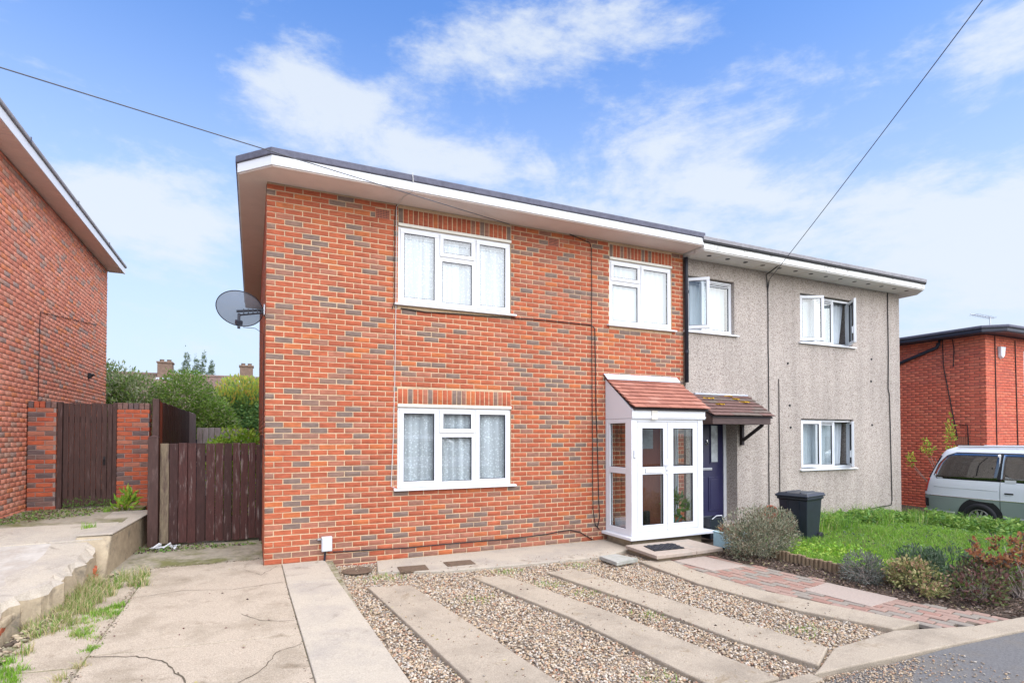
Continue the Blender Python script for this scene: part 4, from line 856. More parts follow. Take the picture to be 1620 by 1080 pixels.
# things inside and at the foot of the porch
pt = thing('potted_plant', (6.65, 7.62, .09), 'leafy green pot plant inside the porch behind the right door', 'plant')
mb = MB(); mb.lathe((6.65, 7.62, .087), [(0, 0), (.085, 0), (.115, .2), (.105, .2), (.10, .17), (0, .17)], 18); mb.build('pot', M['terracotta'], pt, smooth=False)
P, D = blob_points([(6.65, 7.62, .50, .20, .17, .22)], 150, .3); leaf_mesh('foliage', P, D + np.array([0, 0, .3]), .10 * (.6 + .7 * NR.rand(len(P))), LF['dark'] + [LF['olive'][0]], pt, asp=.6)
wc = thing('watering_can', (6.42, 7.55, .09), 'teal watering can on the porch floor', 'watering can')
mb = MB(); mb.lathe((6.45, 7.55, .087), [(0, 0), (.10, 0), (.095, .2), (.05, .22), (0, .22)], 16); mb.build('can', M['green_p'], wc, smooth=True)
mb = MB(); mb.tube([(6.54, 7.55, .13), (6.62, 7.52, .25), (6.68, 7.50, .32)], .016, 8); mb.build('spout', M['green_p'], wc)
mb = MB(); mb.tube([(6.36, 7.55, .12), (6.29, 7.55, .22), (6.34, 7.55, .33), (6.44, 7.55, .31)], .010, 8); mb.build('handle', M['green_p'], wc)
bt = thing('wellington_boots', (5.95, 7.6, .09), 'pair of dark boots standing inside the porch behind the left door', 'boots')
for k, x in enumerate((5.92, 6.05)):
    mb = MB(); mb.tube([(x, 7.64, .10), (x, 7.64, .42)], .055, 10); mb.obox((x, 7.57, .13), .085, .25, .08); mb.build('boot', M['black'], bt, bevel=.02)
bx = tag(MB().box(5.58, 5.85, 7.55, 7.9, .088, .30).build('storage_box', M['white'], None, (5.7, 7.7, .09), bevel=.01), 'low white storage box on the porch floor at the left', 'box')
# step and mat
st = thing('porch_step', (5.85, 6.8, -.1), 'low concrete step with two pinkish slabs in front of the porch', 'step')
mb = MB(); mb.prism([(5.30, 6.44), (6.44, 6.44), (6.44, 7.22), (5.34, 7.22)], -.25, -.066); mb.build('riser', M['conc_wall'], st, bevel=.01)
for p in ([(5.21, 6.36), (5.955, 6.37), (6.0, 7.18), (5.27, 7.18)], [(5.963, 6.37), (6.50, 6.40), (6.53, 7.18), (6.008, 7.18)]):
    mb = MB(); mb.prism(p, -.065, -.015); mb.build('step_slab', M['stepslab'], st, bevel=.006)
mt = thing('doormat', (5.6, 6.78, -.015), 'black ribbed rubber doormat on the porch step', 'doormat')
mq = [(5.38, 6.62), (5.93, 6.60), (6.02, 6.98), (5.47, 6.99)]
mb = MB(); mb.prism(mq, -.013, -.004); mb.build('base', M['black'], mt)
mb = MB()
for i in range(9):
    for k in range(6):
        if (i + k) % 2: continue
        s_, t_ = (i + .5) / 9, (k + .5) / 6; x = (5.38 + .55 * s_) + .09 * t_; y = 6.62 + .37 * t_ - .015 * s_; mb.obox((x, y, -.001), .05, .05, .008, .02)
tag(mb.build('raised_pads', M['mat_'], mt, bevel=.002), kind='stuff')
bk = thing('black_bucket', (7.30, 7.45, -.1), 'black plastic recycling tub beside the porch', 'tub')
mb = MB(); V = []; 
for z, q in ((-.1, .13), (.26, .165), (.26, .15), (-.07, .118)): V += [(7.30 + a * q, 7.45 + b * q * .85, z) for a, b in ((-1, -1), (1, -1), (1, 1), (-1, 1))]
mb.add(V, [(i * 4 + k, i * 4 + (k + 1) % 4, i * 4 + 4 + (k + 1) % 4, i * 4 + 4 + k) for i in range(3) for k in range(4)] + [(3, 2, 1, 0), (12, 13, 14, 15)]); mb.build('tub', M['bin'], bk, bevel=.006)
mb = MB(); mb.tube([(7.17, 7.30, .25), (7.24, 7.27, .31), (7.36, 7.27, .31), (7.43, 7.30, .25)], .008, 6); mb.build('handle', M['meter'], bk)
tp = thing('planter', (7.0, 6.75, -.1), 'pale blue painted planter box behind the grey-leaved shrub', 'planter')
for (a, b, c, d) in ((6.9, 7.3, 6.60, 6.63), (6.9, 7.3, 6.97, 7.0), (6.9, 6.93, 6.63, 6.97), (7.27, 7.3, 6.63, 6.97)):
    mb = MB(); mb.box(a, b, c, d, -.12, .10); mb.box(a - .008, b + .008, c - .008, d + .008, .101, .12); mb.build('side_board', M['teal'], tp, bevel=.004)
mb = MB(); mb.box(6.93, 7.27, 6.63, 6.97, -.1, .08); mb.build('soil', M['soil'], tp)
P = np.column_stack([6.94 + .32 * NR.rand(90), 6.65 + .3 * NR.rand(90), .09 + .08 * NR.rand(90)]); leaf_mesh('withered_plant', P, NR.normal(size=(90, 3)) + np.array([0, 0, .8]), .07 * (.6 + NR.rand(90)), LF['rustl'], tp)

# ---------------------------------------------------------------- tiled hood over the navy door
cp = thing('door_canopy', (8.0, 7.7, 2.2), 'old brown tiled hood with lichen over the navy door', 'canopy')
CX0, CX1 = 7.30, 8.72
tiled(cp, CX0 - .02, CX1 + .05, 7.36, 2.03, 7.97, 2.44, 7, .235, [M['ctile'], M['ctile2']])
mb = MB(); mb.box(CX0, CX1, 7.40, 7.43, 1.89, 2.01); mb.build('fascia', M['canopy'], cp, bevel=.004)
for x in (CX0, CX1 - .03):
    mb = MB(); mb.sidepoly([(7.99, 1.89), (7.432, 1.89), (7.432, 2.02), (7.99, 2.38)], x, x + .03); mb.build('gable_board', M['canopy'], cp)
mb = MB(); mb.box(CX0 + .03, CX1 - .03, 7.432, 7.99, 1.895, 1.91); mb.build('ceiling_board', M['blackwood'], cp)
mb = MB(); mb.box(8.575, 8.635, 7.935, 7.996, 1.50, 1.888); mb.build('bracket_post', M['blackwood'], cp, bevel=.004)
mb = MB(); P0, P1 = Vector((8.605, 7.935, 1.60)), Vector((8.605, 7.48, 1.885)); mb.tube([P0, P1], .036, 4); mb.build('brace', M['blackwood'], cp)
mb = MB(); mb.box(CX0 + .1, CX1 + .01, 7.93, 7.998, 2.45, 2.475); mb.build('flashing', M['zinc'], cp)
for (x, r, s_) in ((7.62, 5, .055), (8.30, 5, .05), (7.75, 3, .05), (8.42, 4, .06), (8.20, 6, .04)):
    y = 7.36 + .61 * (r + .35) / 7; z = 2.03 + .41 * (r + .35) / 7 + .026
    mb = MB()
    for i in range(34): mb.obox((x + R.gauss(0, s_), y + R.gauss(0, s_ * .5), z + R.uniform(-.002, .006)), R.uniform(.02, .055), R.uniform(.015, .045), .007, R.uniform(0, 3), 0, math.atan2(.41, .61))
    tag(mb.build('lichen_patch', M['lichen'], cp, bevel=.002), kind='stuff')

# ---------------------------------------------------------------- brick house on the left
lh = thing('brick_house', (-7, 12.5, .5), 'taller brick house at the left edge seen along its blank side wall', 'house')
mb = MB(); mb.box(-11, -3.256, 8.6, 16.5, .1, 5.70); mb.build('wall', M['mortar_g'], lh)
its = [((-3.256, a, z), l, h, wpick(BLW), RPX) for a, z, l, h in brick_rects(8.62, 16.5, .36, 5.69, L=.225, zoff=.02)]
pieces(lh, its, BL_, 'brick', 300, .006, .03, .003)
its = [((a, 8.6, z), l, h, wpick(BLW), RX) for a, z, l, h in brick_rects(-8, -3.256, .36, 5.69, zoff=.02)]
pieces(lh, its, BL_, 'brick', 0)
LP = [(-11.3, 8.12), (-2.92, 8.12), (-2.92, 16.68), (-11.3, 16.68)]
for i in range(85):
    y = 8.16 + i * .1; mb = MB(); mb.box(-3.25, -2.95, y, y + .094, 5.706, 5.718); mb.build('soffit_board', M['soffit_l'], lh)
mb = MB(); mb.prism(inset(LP, .015), 5.719, 5.75); mb.prism([(-11.3, 8.14), (-3.26, 8.14), (-3.26, 8.59), (-11.3, 8.59)], 5.706, 5.7185); mb.build('soffit_frame', M['soffit'], lh)
ring = MB(); ring.box(-2.95, -2.92, 8.12, 16.68, 5.70, 5.85); ring.box(-11.3, -2.952, 8.12, 8.15, 5.70, 5.85); ring.build('fascia', M['white'], lh, bevel=.004)
mb = MB(); mb.prism(inset(LP, -.03), 5.852, 5.92); mb.build('roof', M['felt_g'], lh, bevel=.02)
for i in range(3): mb = MB(); y = 10 + i * 2.4; mb.box(-2.89, -2.882, y, y + .03, 5.848, 5.925); mb.build('roof_joint', M['felt'], lh)
mb = MB(); mb.tube([(-3.236, 11.72, .95 + 1.35), (-3.236, 11.75, 3.6), (-3.236, 11.78, 3.75), (-3.236, 15.5, 4.2)], .005, 6); mb.build('wall_cable', M['cable'], lh)
lp = thing('security_lamp', (-3.2, 14.9, 2.95), 'small outside lamp on the side wall of the left brick house', 'lamp')
mb = MB(); mb.box(-3.245, -3.20, 14.8, 14.92, 2.92, 3.04); mb.obox((-3.18, 14.86, 2.99), .09, .10, .04, 0, 0, 0, -.5); mb.build('lamp_head', M['black'], lp, bevel=.008)
lb = tag(MB().box(-3.245, -3.17, 11.33, 11.42, 1.46, 1.56).build('junction_box', M['black'], None, (-3.2, 11.4, 1.5), bevel=.01), 'small black box fixed in the corner beside the left gate pillar', 'junction box')

# ---------------------------------------------------------------- gate, pillars, driveway gates, fences
def pillar(x0, x1, y0, y1, z0, z1, label):
    t = thing('gate_pillar', ((x0 + x1) / 2, (y0 + y1) / 2, z0), label, 'gate pillar', 'brick pillars either side of the brown gate')
    mb = MB(); mb.box(x0 + .008, x1 - .008, y0 + .008, y1 - .008, z0 - .2, z1 - .07); mb.build('core', M['mortar_g'], t)
    its = []
    for a, z, l, h in brick_rects(x0, x1, z0 - .1, z1 - .075, zoff=z0): its.append(((a, y0 + .008, z), l, h, wpick(BGW), RX))
    for a, z, l, h in brick_rects(y0 + .04, y1, z0 - .1, z1 - .075, zoff=z0, shift=.1):
        its.append(((x1 - .008, a, z), l, h, wpick(BGW), RPX)); its.append(((x0 + .008, a, z), l, h, wpick(BGW), RMX))
    pieces(t, its, BG, 'brick', 300, .008)
    n = round((x1 - x0) / .078)
    for i in range(n):
        w = (x1 - x0) / n; mb = MB(); mb.box(x0 + i * w + .004, x0 + (i + 1) * w - .004, y0, y1, z1 - .068, z1 + .035); mb.build('coping_brick', BG[R.choice([1, 3, 4, 4])], t, bevel=.006)
pillar(-3.235, -2.87, 11.25, 11.48, .49, 2.20, 'narrow brick gate pillar against the wall of the left house')
pillar(-2.06, -1.60, 11.25, 11.48, .49, 2.20, 'broad brick gate pillar between the brown gate and the dark driveway gates')
gt = thing('garden_gate', (-2.47, 11.36, .5), 'tall brown boarded garden gate between two brick pillars', 'gate')
for a, b in ((-2.865, -2.80), (-2.125, -2.065)): mb = MB(); mb.box(a, b, 11.27, 11.37, .48, 2.235); mb.build('gate_post', M['brown'], gt, bevel=.006)
for i in range(9):
    w = (2.795 - 2.13) / 9; a = -2.795 + i * w; mb = MB(); mb.box(a + .003, a + w - .003, 11.30 + .002 * (i % 2), 11.325, .535 - .01 * (i < 4), 2.215 + R.uniform(-.006, .006)); mb.build('gate_board', M['brown'], gt, bevel=.005)
for z in (.7, 1.9): mb = MB(); mb.box(-2.79, -2.135, 11.327, 11.36, z, z + .1); mb.build('ledge', M['brown'], gt)
mb = MB(); mb.box(-2.25, -2.225, 11.285, 11.299, 1.20, 1.34); mb.tube([(-2.238, 11.285, 1.29), (-2.238, 11.25, 1.29), (-2.238, 11.25, 1.22), (-2.238, 11.285, 1.22)], .008, 6); mb.build('handle', M['black'], gt)
mb = MB(); P = np.column_stack([-2.79 + .66 * NR.rand(200), 11.296 * np.ones(200), .54 + .14 * NR.rand(200) ** 2])
t = tag(leaf_mesh('moss', P, NR.normal(size=(200, 3)) * np.array([1, .2, 1]), .02 + .02 * NR.rand(200), [LF['weed'][0], LF['olive'][2]], gt), kind='stuff')
# double driveway gates
GY = 9.62
dg = thing('driveway_gates', (-.58, GY, .07), 'pair of dark brown boarded driveway gates closing the side passage', 'gate')
xs = [-1.235, -1.115, -1.0, -.88, -.765, -.645, -.515, -.40, -.285, -.17, -.06, .045, .125]
for i in range(len(xs) - 1):
    m = M['brown3'] if i in (0,) else (M['brown4'] if i in (1, 4, 7) else M['brown2'])
    g = .004 if i not in (5, 8) else .010
    mb = MB(); mb.box(xs[i] + g, xs[i + 1] - .003, GY - .002 * (i % 3), GY + .022, .085 + R.uniform(0, .02), 1.575 + R.uniform(-.008, .008) - (.02 if i > 10 else 0)); mb.build('gate_board', m, dg, bevel=.004)
for z in (.35, 1.3):
    for a, b in ((-1.23, -.52), (-.51, .12)): mb = MB(); mb.box(a, b, GY + .024, GY + .07, z, z + .09); mb.build('rail', M['brown4'], dg)
gp = thing('fence_post', (-1.31, 9.6, .1), 'square brown post at the hinge side of the dark driveway gates', 'post')
mb = MB(); mb.box(-1.375, -1.245, 9.56, 9.67, .0, 1.665); mb.build('post', M['brown'], gp, bevel=.008)
mb = MB(); mb.add([(-1.38, 9.555, 1.665), (-1.24, 9.555, 1.665), (-1.24, 9.675, 1.665), (-1.38, 9.675, 1.665), (-1.31, 9.615, 1.70)], [(0, 1, 4), (1, 2, 4), (2, 3, 4), (3, 0, 4), (3, 2, 1, 0)]); mb.build('post_cap', M['brown'], gp)
gp = thing('fence_post', (.10, 9.66, .1), 'slim dark post at the house end of the driveway gates', 'post')
mb = MB(); mb.box(.098, .136, 9.55, 9.60, .05, 1.70); mb.build('post', M['brown4'], gp)
sfn = thing('side_fence', (-1.27, 12, .2), 'tall boarded fence running back behind the driveway gates, boards from red-brown to grey', 'fence')
mb = MB(); mb.box(-1.345, -1.262, 9.70, 9.79, .1, 2.235); mb.build('post', M['brown'], sfn, bevel=.006)
y = 9.80; i = 0
while y < 15.6:
    w = .125 + R.uniform(-.01, .02); m = M['redboard'] if i == 0 else (M['redboard'] if i == 1 else (M['greyboard'] if y > 14.0 else M['brown4']))
    mb = MB(); mb.box(-1.285, -1.262 + .004 * (i % 2), y, y + w - .005, .2, 2.20 + R.uniform(-.012, .012)); mb.build('fence_board', m, sfn, bevel=.004); y += w; i += 1
for z in (.6, 1.9): mb = MB(); mb.box(-1.33, -1.287, 9.8, 15.6, z, z + .08); mb.build('rail', M['brown4'], sfn)
bf = thing('back_fence', (-.6, 15.8, .2), 'short weathered grey boarded fence across the back of the passage', 'fence')
for k in range(9): mb = MB(); mb.box(-1.25 + k * .13, -1.25 + k * .13 + .122, 15.8, 15.82 + .004 * (k % 2), .2, 1.86 + R.uniform(-.02, .02)); mb.build('fence_board', M['greyboard'], bf, bevel=.004)
sh = thing('garden_shed', (-1.8, 19.5, 0), 'dark low outbuilding with a pale fascia behind the fences', 'shed')
mb = MB(); mb.box(-4.2, -1.35, 18.6, 21, 0, 1.97); mb.build('wall', M['hedge'], sh)
mb = MB(); mb.box(-4.3, -1.05, 18.5, 21.1, 1.975, 2.09); mb.build('fascia', M['zinc'], sh); mb = MB(); mb.box(-4.32, -1.03, 18.48, 21.1, 2.092, 2.13); mb.build('roof', M['felt'], sh)
mb = MB(); place(ringboxes(0, .9, 1.1, 1.82, .07, -.05, .03), 0, mb, Vector((-2.68, 18.6, 0)), Vector((1, 0, 0))); mb.box(-2.26, -2.20, 18.575, 18.6, 1.17, 1.75); sw = mb.build('window', M['white'], sh)
mb = MB(); mb.box(-2.62, -1.84, 18.58, 18.59, 1.16, 1.76); mb.build('pane', M['dglass'], sw)

# ---------------------------------------------------------------- far terrace, trees, shrubs behind
tr = thing('terraced_house', (-4, 42, 0), 'far terrace with a brown tiled roof and two chimney stacks', 'house')
mb = MB(); mb.box(-16, 6, 38.2, 46, -.5, 3.3); mb.build('wall', M['chim'], tr)
def rz(x): return 5.50 - .0 * x
mb = MB()
for r in range(24):
    y0, y1 = 37.6 + r * .185, 37.6 + (r + 1) * .185 + .05; z0 = 3.15 + r * .0985
    mb.add([(-16.2, y0, z0 + .055), (6.2, y0, z0 + .055), (6.2, y1, z0 + .125), (-16.2, y1, z0 + .125), (-16.2, y0, z0), (6.2, y0, z0)], [(0, 1, 2, 3), (4, 5, 1, 0)])
mb.add([(-16.2, 42.1, 5.56), (6.2, 42.1, 5.56), (6.2, 46.6, 3.2), (-16.2, 46.6, 3.2)], [(0, 1, 2, 3)])
mb.build('roof', M['rooft'], tr)
mb = MB()
for k in range(48): mb.tube([(-16.2 + k * .467, 42.05, 5.56), (-16.2 + k * .467 + .45, 42.05, 5.56)], .11, 8)
mb.build('ridge_tiles', M['rooft'], tr)
for x in (-5.12, -.42, -9.6):
    mb = MB(); mb.box(x - .40, x + .40, 41.5, 42.4, 5.0, 6.26); mb.box(x - .45, x + .45, 41.45, 42.45, 6.262, 6.36); ch = mb.build('chimney', M['chim'], tr, bevel=.01)
    for q in (-.2, .2): mb = MB(); mb.lathe((x + q, 41.95, 6.36), [(.13, 0), (.12, .13), (.15, .16), (.10, .16)], 12); mb.build('chimney_pot', M['chim'], ch)
    mb = MB(); mb.box(x - .46, x + .46, 41.40, 41.5, 5.15, 5.32); mb.build('flashing', M['zinc'], ch)
shrub('garden_tree', (-2.9, 17.3, 0), 'feathery pale green tree rising behind the brown gate', 'tree', [(-.9, .6, 2.2, 1.5, 1.2, 1.15), (-.1, .2, 2.2, 1.25, 1.1, 1.05), (-1.8, .5, 2.3, 1.2, 1.1, 1.0), (.1, 0, 2.75, .6, .6, .55), (-2.6, .5, 2.4, 1.0, 1.0, .9), (-1.0, 0, 1.5, 1.6, 1.0, .9), (-.6, .3, 3.0, .9, .8, .6)], 26000, .11, LF['pale'] + LF['olive'][:1], 16, .012, 'twig', .32, .5, .35, .5, 1.6, trunk=(.09, 1.4))
shrub('garden_tree', (-1.55, 17.0, 0), 'fresh green arching tree behind the side fence', 'tree', [(-.1, .3, 2.5, .8, .8, .95), (.5, .1, 2.1, .6, .7, .65), (.85, 0, 1.85, .4, .5, .45)], 13000, .09, LF['olive'] + [LF['lime'][1], LF['pale'][1]], 10, .01, 'twig', .32, .1, .35, .5, 1.8, trunk=(.06, 1.4))
shrub('garden_shrub', (-.42, 20.0, 0), 'dense dark green bush with yellow and orange tips beside the house wall', 'shrub', [(.14, 0, 2.0, .88, .85, 1.34), (-.17, -.1, 1.3, .88, .8, 1.1), (.35, .1, 2.4, .63, .7, .87), (-.42, 0, 2.25, .5, .55, .7)], 15000, .10, LF['dark'], 8, .012, 'bark', .45, .3, .4, .5, 2.0)
P, D = blob_points([(-.31, 19.9, 3.14, .78, .78, .42), (-.03, 19.8, 3.0, .7, .7, .48), (-.78, 19.6, 2.83, .42, .42, .35)], 2000, .5, .55, 3)
o = leaf_mesh('shrub_tips', P, D * .5 + np.array([0, 0, 1.0]), .115 * (.6 + .8 * NR.rand(len(P))), LF['gold'], bpy.data.objects['garden_shrub'], asp=.4, weights=[3, 1.2, 4, 2])
shrub('garden_shrub', (-.33, 12.6, 0), 'low lime green bush just behind the driveway gates', 'shrub', [(0, 0, 1.30, .46, .4, .55), (.24, .1, 1.35, .3, .35, .50), (-.28, 0, 1.2, .32, .3, .45), (0, 0, .6, .5, .4, .6)], 5200, .065, LF['lime'], 6, .008, 'twig', .55, .4, .4, .5, 2.5)
fir = []
for cx, top, wd in ((-.85, 8.75, .62), (-.15, 8.2, .5), (.38, 8.55, .5), (.95, 7.7, .7), (-1.75, 6.9, .6)):
    for k in range(7):
        f = k / 6; fir.append((cx + .1 * math.sin(k * 2 + cx), .1 * math.cos(k * 3), top - .25 - (top - 5.0) * f, wd * (.16 + .84 * f), wd * (.16 + .84 * f), .42))
shrub('conifer_tree', (-4.1, 52, 0), 'group of tall dark conifer tops beyond the terrace roof', 'tree', fir, 9000, .17, LF['conifer'], 10, .04, 'bark', .3, .5, .3, .55, 1.0, trunk=(.2, 5))
shrub('poplar_tree', (-10.6, 46, 0), 'slender grey-green treetop showing past the corner of the left house', 'tree', [(0, 0, 6.2, .5, .5, 1.6), (.3, 0, 5.6, .6, .5, 1.0)], 900, .2, LF['conifer'], 6, .03, 'bark', .4, .3, .35, .7, 1.0, trunk=(.12, 4))

# ---------------------------------------------------------------- scarlet brick house on the right
rh = thing('brick_house', (20.5, 12, -.5), 'scarlet brick house at the right edge with navy eaves', 'house')
RW = (19.20, 20.7, 2.78, 4.0)
mb = MB(); panel(mb, 17.306, 24.5, -.9, 4.32, [RW], lambda a, b, c, d: mb.box(a, b, 8.006, 8.3, c, d)); mb.box(17.306, 17.6, 8.3, 16, -.9, 4.32); mb.box(17.306, 24.5, 15.9, 16, -.9, 4.32); mb.box(24.3, 24.5, 8.3, 15.9, -.9, 4.32); mb.build('wall', M['mortar_r'], rh)
its = [((17.306, a, z), l, h, wpick(BRRW), RMX) for a, z, l, h in brick_rects(8.04, 11.2, -.5, 4.31, [(8.42, 8.72, 1.42, 1.66)])] + [((a, 8.006, z), l, h, wpick(BRRW), RX) for a, z, l, h in brick_rects(17.3, 20.2, -.5, 4.31, [RW])]
pieces(rh, its, BRR, 'brick', 300)
its = [((17.306, a, z), l, h, wpick(BRRW), RMX) for a, z, l, h in brick_rects(11.2, 15.98, -.5, 4.31)] + [((a, 8.006, z), l, h, wpick(BRRW), RX) for a, z, l, h in brick_rects(20.2, 24.5, -.5, 4.31, [RW])]
pieces(rh, its, BRR, 'brick', 0)
SP = [(16.95, 7.92), (17.35, 7.55), (24.8, 7.55), (24.8, 16.3), (16.95, 16.3)]
mb = MB(); mb.prism(inset(SP, .03), 4.325, 4.36); mb.build('soffit', M['navy'], rh)
mb = MB(); mb.prism(SP, 4.34, 4.43); mb.build('fascia', M['navy'], rh, bevel=.006)
mb = MB(); mb.prism(inset(SP, -.045), 4.432, 4.50); mb.build('roof', M['felt'], rh, bevel=.015)
window(rh, RW[0], RW[1], RW[2] + .03, RW[3], 8.03, [(RW[0], 19.95, 'sash'), (19.95, RW[1], 'sash')], .06, False)
mb = MB(); mb.tube([(17.27, 9.05, 4.33), (17.24, 9.07, 4.22), (17.24, 9.12, 4.12), (17.24, 10.15, 3.78), (17.24, 12, 3.15)], .045, 10); mb.build('waste_pipe', M['pipe'], rh, smooth=True)
for k in range(6): mb = MB(); mb.box(17.294, 17.31, 8.44 + k * .045, 8.47 + k * .045, 1.44, 1.64); mb.build('air_brick', M['terracotta'], rh)
for pts in ([(17.29, 9.0, 4.5), (17.29, 8.98, 3.6), (17.285, 8.66, 1.6)], [(17.29, 8.75, 4.3), (17.29, 8.72, 4.0), (17.29, 8.74, 3.55)], [(17.72, 7.985, 4.3), (17.75, 7.985, 1.0)], [(18.72, 7.985, 4.25), (18.8, 7.985, 1.0)], [(17.28, 8.62, 1.98), (17.28, 8.42, 1.96), (17.28, 8.40, 1.4)]):
    mb = MB(); mb.tube(pts, .012, 5); mb.build('wall_cable', M['cable'], rh)
al = thing('alarm_box', (18.0, 7.97, 3.85), 'white alarm bell box on the front of the scarlet brick house', 'alarm')
mb = MB(); mb.add([(17.84 + .02, 7.99, 4.03), (18.10, 7.99, 4.03), (18.07, 7.99, 3.78), (17.98, 7.99, 3.70), (17.88, 7.99, 3.76), (17.85, 7.91, 4.02), (18.09, 7.91, 4.02), (18.06, 7.92, 3.80), (17.98, 7.92, 3.73), (17.89, 7.92, 3.78)], [(5, 9, 8, 7, 6), (0, 5, 6, 1), (1, 6, 7, 2), (2, 7, 8, 3), (3, 8, 9, 4), (4, 9, 5, 0)]); mb.build('case', M['white'], al, bevel=.01)
def aerial(loc, label, s, els, az_):
    t = thing('tv_aerial', loc, label, 'aerial'); o = Vector(loc); d = Vector((math.cos(az_), math.sin(az_), .12)); q = Vector((-d.y, d.x, 0))
    mb = MB(); mb.tube([o, o + Vector((0, 0, 1.0 * s))], .02 * s, 6); mb.build('mast', M['metal'], t)
    a = o + Vector((0, 0, .95 * s)); mb = MB(); mb.tube([a - d * .15 * s, a + d * .85 * s], .013 * s, 6); mb.build('boom', M['metal'], t)
    mb = MB()
    for k in range(els): c = a + d * (-.1 + .9 * k / els) * s; mb.tube([c - q * .17 * s, c + q * .17 * s], .006 * s, 5)
    tag(mb.build('elements', M['metal'], t), kind='stuff')
aerial((20.6, 9.4, 4.5), 'rooftop television aerial on the scarlet brick house', .85, 8, math.radians(165))
aerial((8.9, 10.8, 5.2), 'small television aerial peeping over the roof of the pair near the party line', .9, 4, math.radians(-20))
vp = tag(MB().tube([(1.37, 10, 5.268), (1.37, 10, 5.9)], .03, 8).build('vent_pipe', M['pipe'], None, (1.37, 10, 5.27)), 'thin vent pipe on the roof of the red brick semi', 'vent pipe')
shrub('buddleia', (16.6, 8.5, -.4), 'tall thin yellow-green weed growing by the scarlet brick wall behind the van', 'weed', [(0, 0, 2.15, .10, .1, .5), (.1, 0, 1.5, .2, .2, .3), (-.45, .3, 1.75, .14, .14, .25), (-.8, .5, 1.45, .12, .1, .2)], 420, .09, LF['lime'] + LF['gold'][:1], 9, .012, 'twig', .3, .6, .1, 0)

# ---------------------------------------------------------------- satellite dish, meter box, cables
ds = thing('satellite_dish', (.13, 8.22, 3.38), 'grey mesh satellite dish on a bracket at the corner of the red brick house', 'satellite dish')
c = Vector((-.17, 8.28, 3.38)); nrm = Vector((-.10, -.70, -.60)).normalized()
a1 = Vector((.97, -.02, -.20)); a1 = (a1 - nrm * a1.dot(nrm)).normalized(); a2 = nrm.cross(a1)
mb = MB(); n = 40; rr = [0, .06, .12, .18, .24, .285]
for r in rr:
    for k in range(n): t = 2 * PI * k / n; mb.v.append(tuple(c + a1 * r * math.cos(t) + a2 * r * .92 * math.sin(t) + nrm * (.05 * (1 - (r / .285) ** 2))))
mb.f = [(i * n + k, i * n + (k + 1) % n, (i + 1) * n + (k + 1) % n, (i + 1) * n + k) for i in range(len(rr) - 1) for k in range(n)]; mb.m = [0] * len(mb.f)
o = mb.build('reflector', M['dish'], ds, smooth=True)
mb = MB(); mb.tube([c + a1 * .286 * math.cos(t) + a2 * .286 * .92 * math.sin(t) for t in [2 * PI * k / 40 for k in range(41)]], .006, 6); mb.build('rim', M['pipe'], ds)
f = c + nrm * .07
mb = MB(); mb.tube([(.135, 8.2, 3.375), f + Vector((-.03, 0, -.0))], .017, 6); mb.tube([(.135, 8.2, 3.34), f + Vector((.0, 0, -.05))], .012, 6)
for k in range(5): q = Vector((.10, 8.2, 3.36)).lerp(f, k / 5); mb.obox(q, .014, .03, .06)
mb.build('bracket', M['pipe'], ds)
mb = MB(); mb.box(.118, .138, 8.14, 8.26, 3.30, 3.44); mb.build('wall_plate', M['metal'], ds, bevel=.004)
mb = MB(); e = f + Vector((-.0, -.06, -.16)); mb.tube([f + Vector((0, -.0, -.03)), e], .018, 6); mb.obox(e, .075, .08, .06, .3, 0, .3); mb.obox(e + Vector((0, -.01, -.05)), .035, .035, .06); mb.build('receiver_arm', M['pipe'], ds, bevel=.004)
mb = MB(); mb.tube([e + Vector((.05, .05, -.05)), (.02, 8.2, 3.12), (.125, 8.2, 3.05), (.128, 8.2, 1.5)], .004, 5); mb.build('lead', M['cable'], ds)
mt = thing('meter_box', (.92, 7.97, .1), 'small grey utility box low on the brick wall with a black pipe below', 'meter box')
mb = MB(); mb.box(.852, .988, 7.925, 7.997, .125, .322); mb.build('case', M['meter'], mt, bevel=.008)
mb = MB(); mb.box(.86, .98, 7.918, 7.924, .133, .314); mb.build('cover', M['meter'], mt, bevel=.004)
mb = MB(); mb.tube([(.90, 7.955, .123), (.895, 7.955, .04), (.885, 7.95, -.07)], .014, 8); mb.build('conduit', M['pipe'], mt)
mb = MB(); mb.box(.80, .851, 7.965, 7.997, .275, .30); mb.build('inlet', M['metal'], mt, bevel=.004)
def cable(pts, r, m, label, sag=0, name='wall_cable', cat='cable'):
    q = []
    for a, b in zip(pts, pts[1:]):
        a, b = Vector(a), Vector(b); n = max(2, int((b - a).length / .35))
        for i in range(n):
            t = i / n; p = a.lerp(b, t); p.z -= sag * 4 * t * (1 - t)
            if not sag: p += Vector((R.uniform(-.004, .004), 0, R.uniform(-.004, .004)))
            q.append(p)
    q.append(Vector(pts[-1])); mb = MB(); mb.tube(q, r, 6); return tag(mb.build(name, M[m], None, tuple(pts[0])), label, cat)
Yc = 7.986
cable([(1.86, 7.99, 5.03), (1.835, Yc, 4.8), (1.83, Yc, 3.6), (1.80, Yc, 3.5)], .0055, 'cable', 'black cable running down the brick beside the wide upstairs window')
cable([(1.96, 7.47, 5.28), (1.97, 7.47, 5.04), (1.90, 7.7, 5.03), (1.86, Yc, 4.99), (1.855, Yc, 3.5), (1.84, Yc, 2.1), (1.80, Yc, .96), (1.86, Yc, .93)], .0055, 'cable_w', 'pale cable dropping from the fascia past both left windows')
cable([(3.68, Yc, 3.545), (4.3, Yc, 3.555), (5.16, Yc, 3.555), (5.25, Yc, 3.50), (5.27, Yc, 2.1), (5.33, Yc, .3), (5.29, Yc, .14)], .0075, 'cable', 'black cable turning down beside the porch from the upstairs sill')
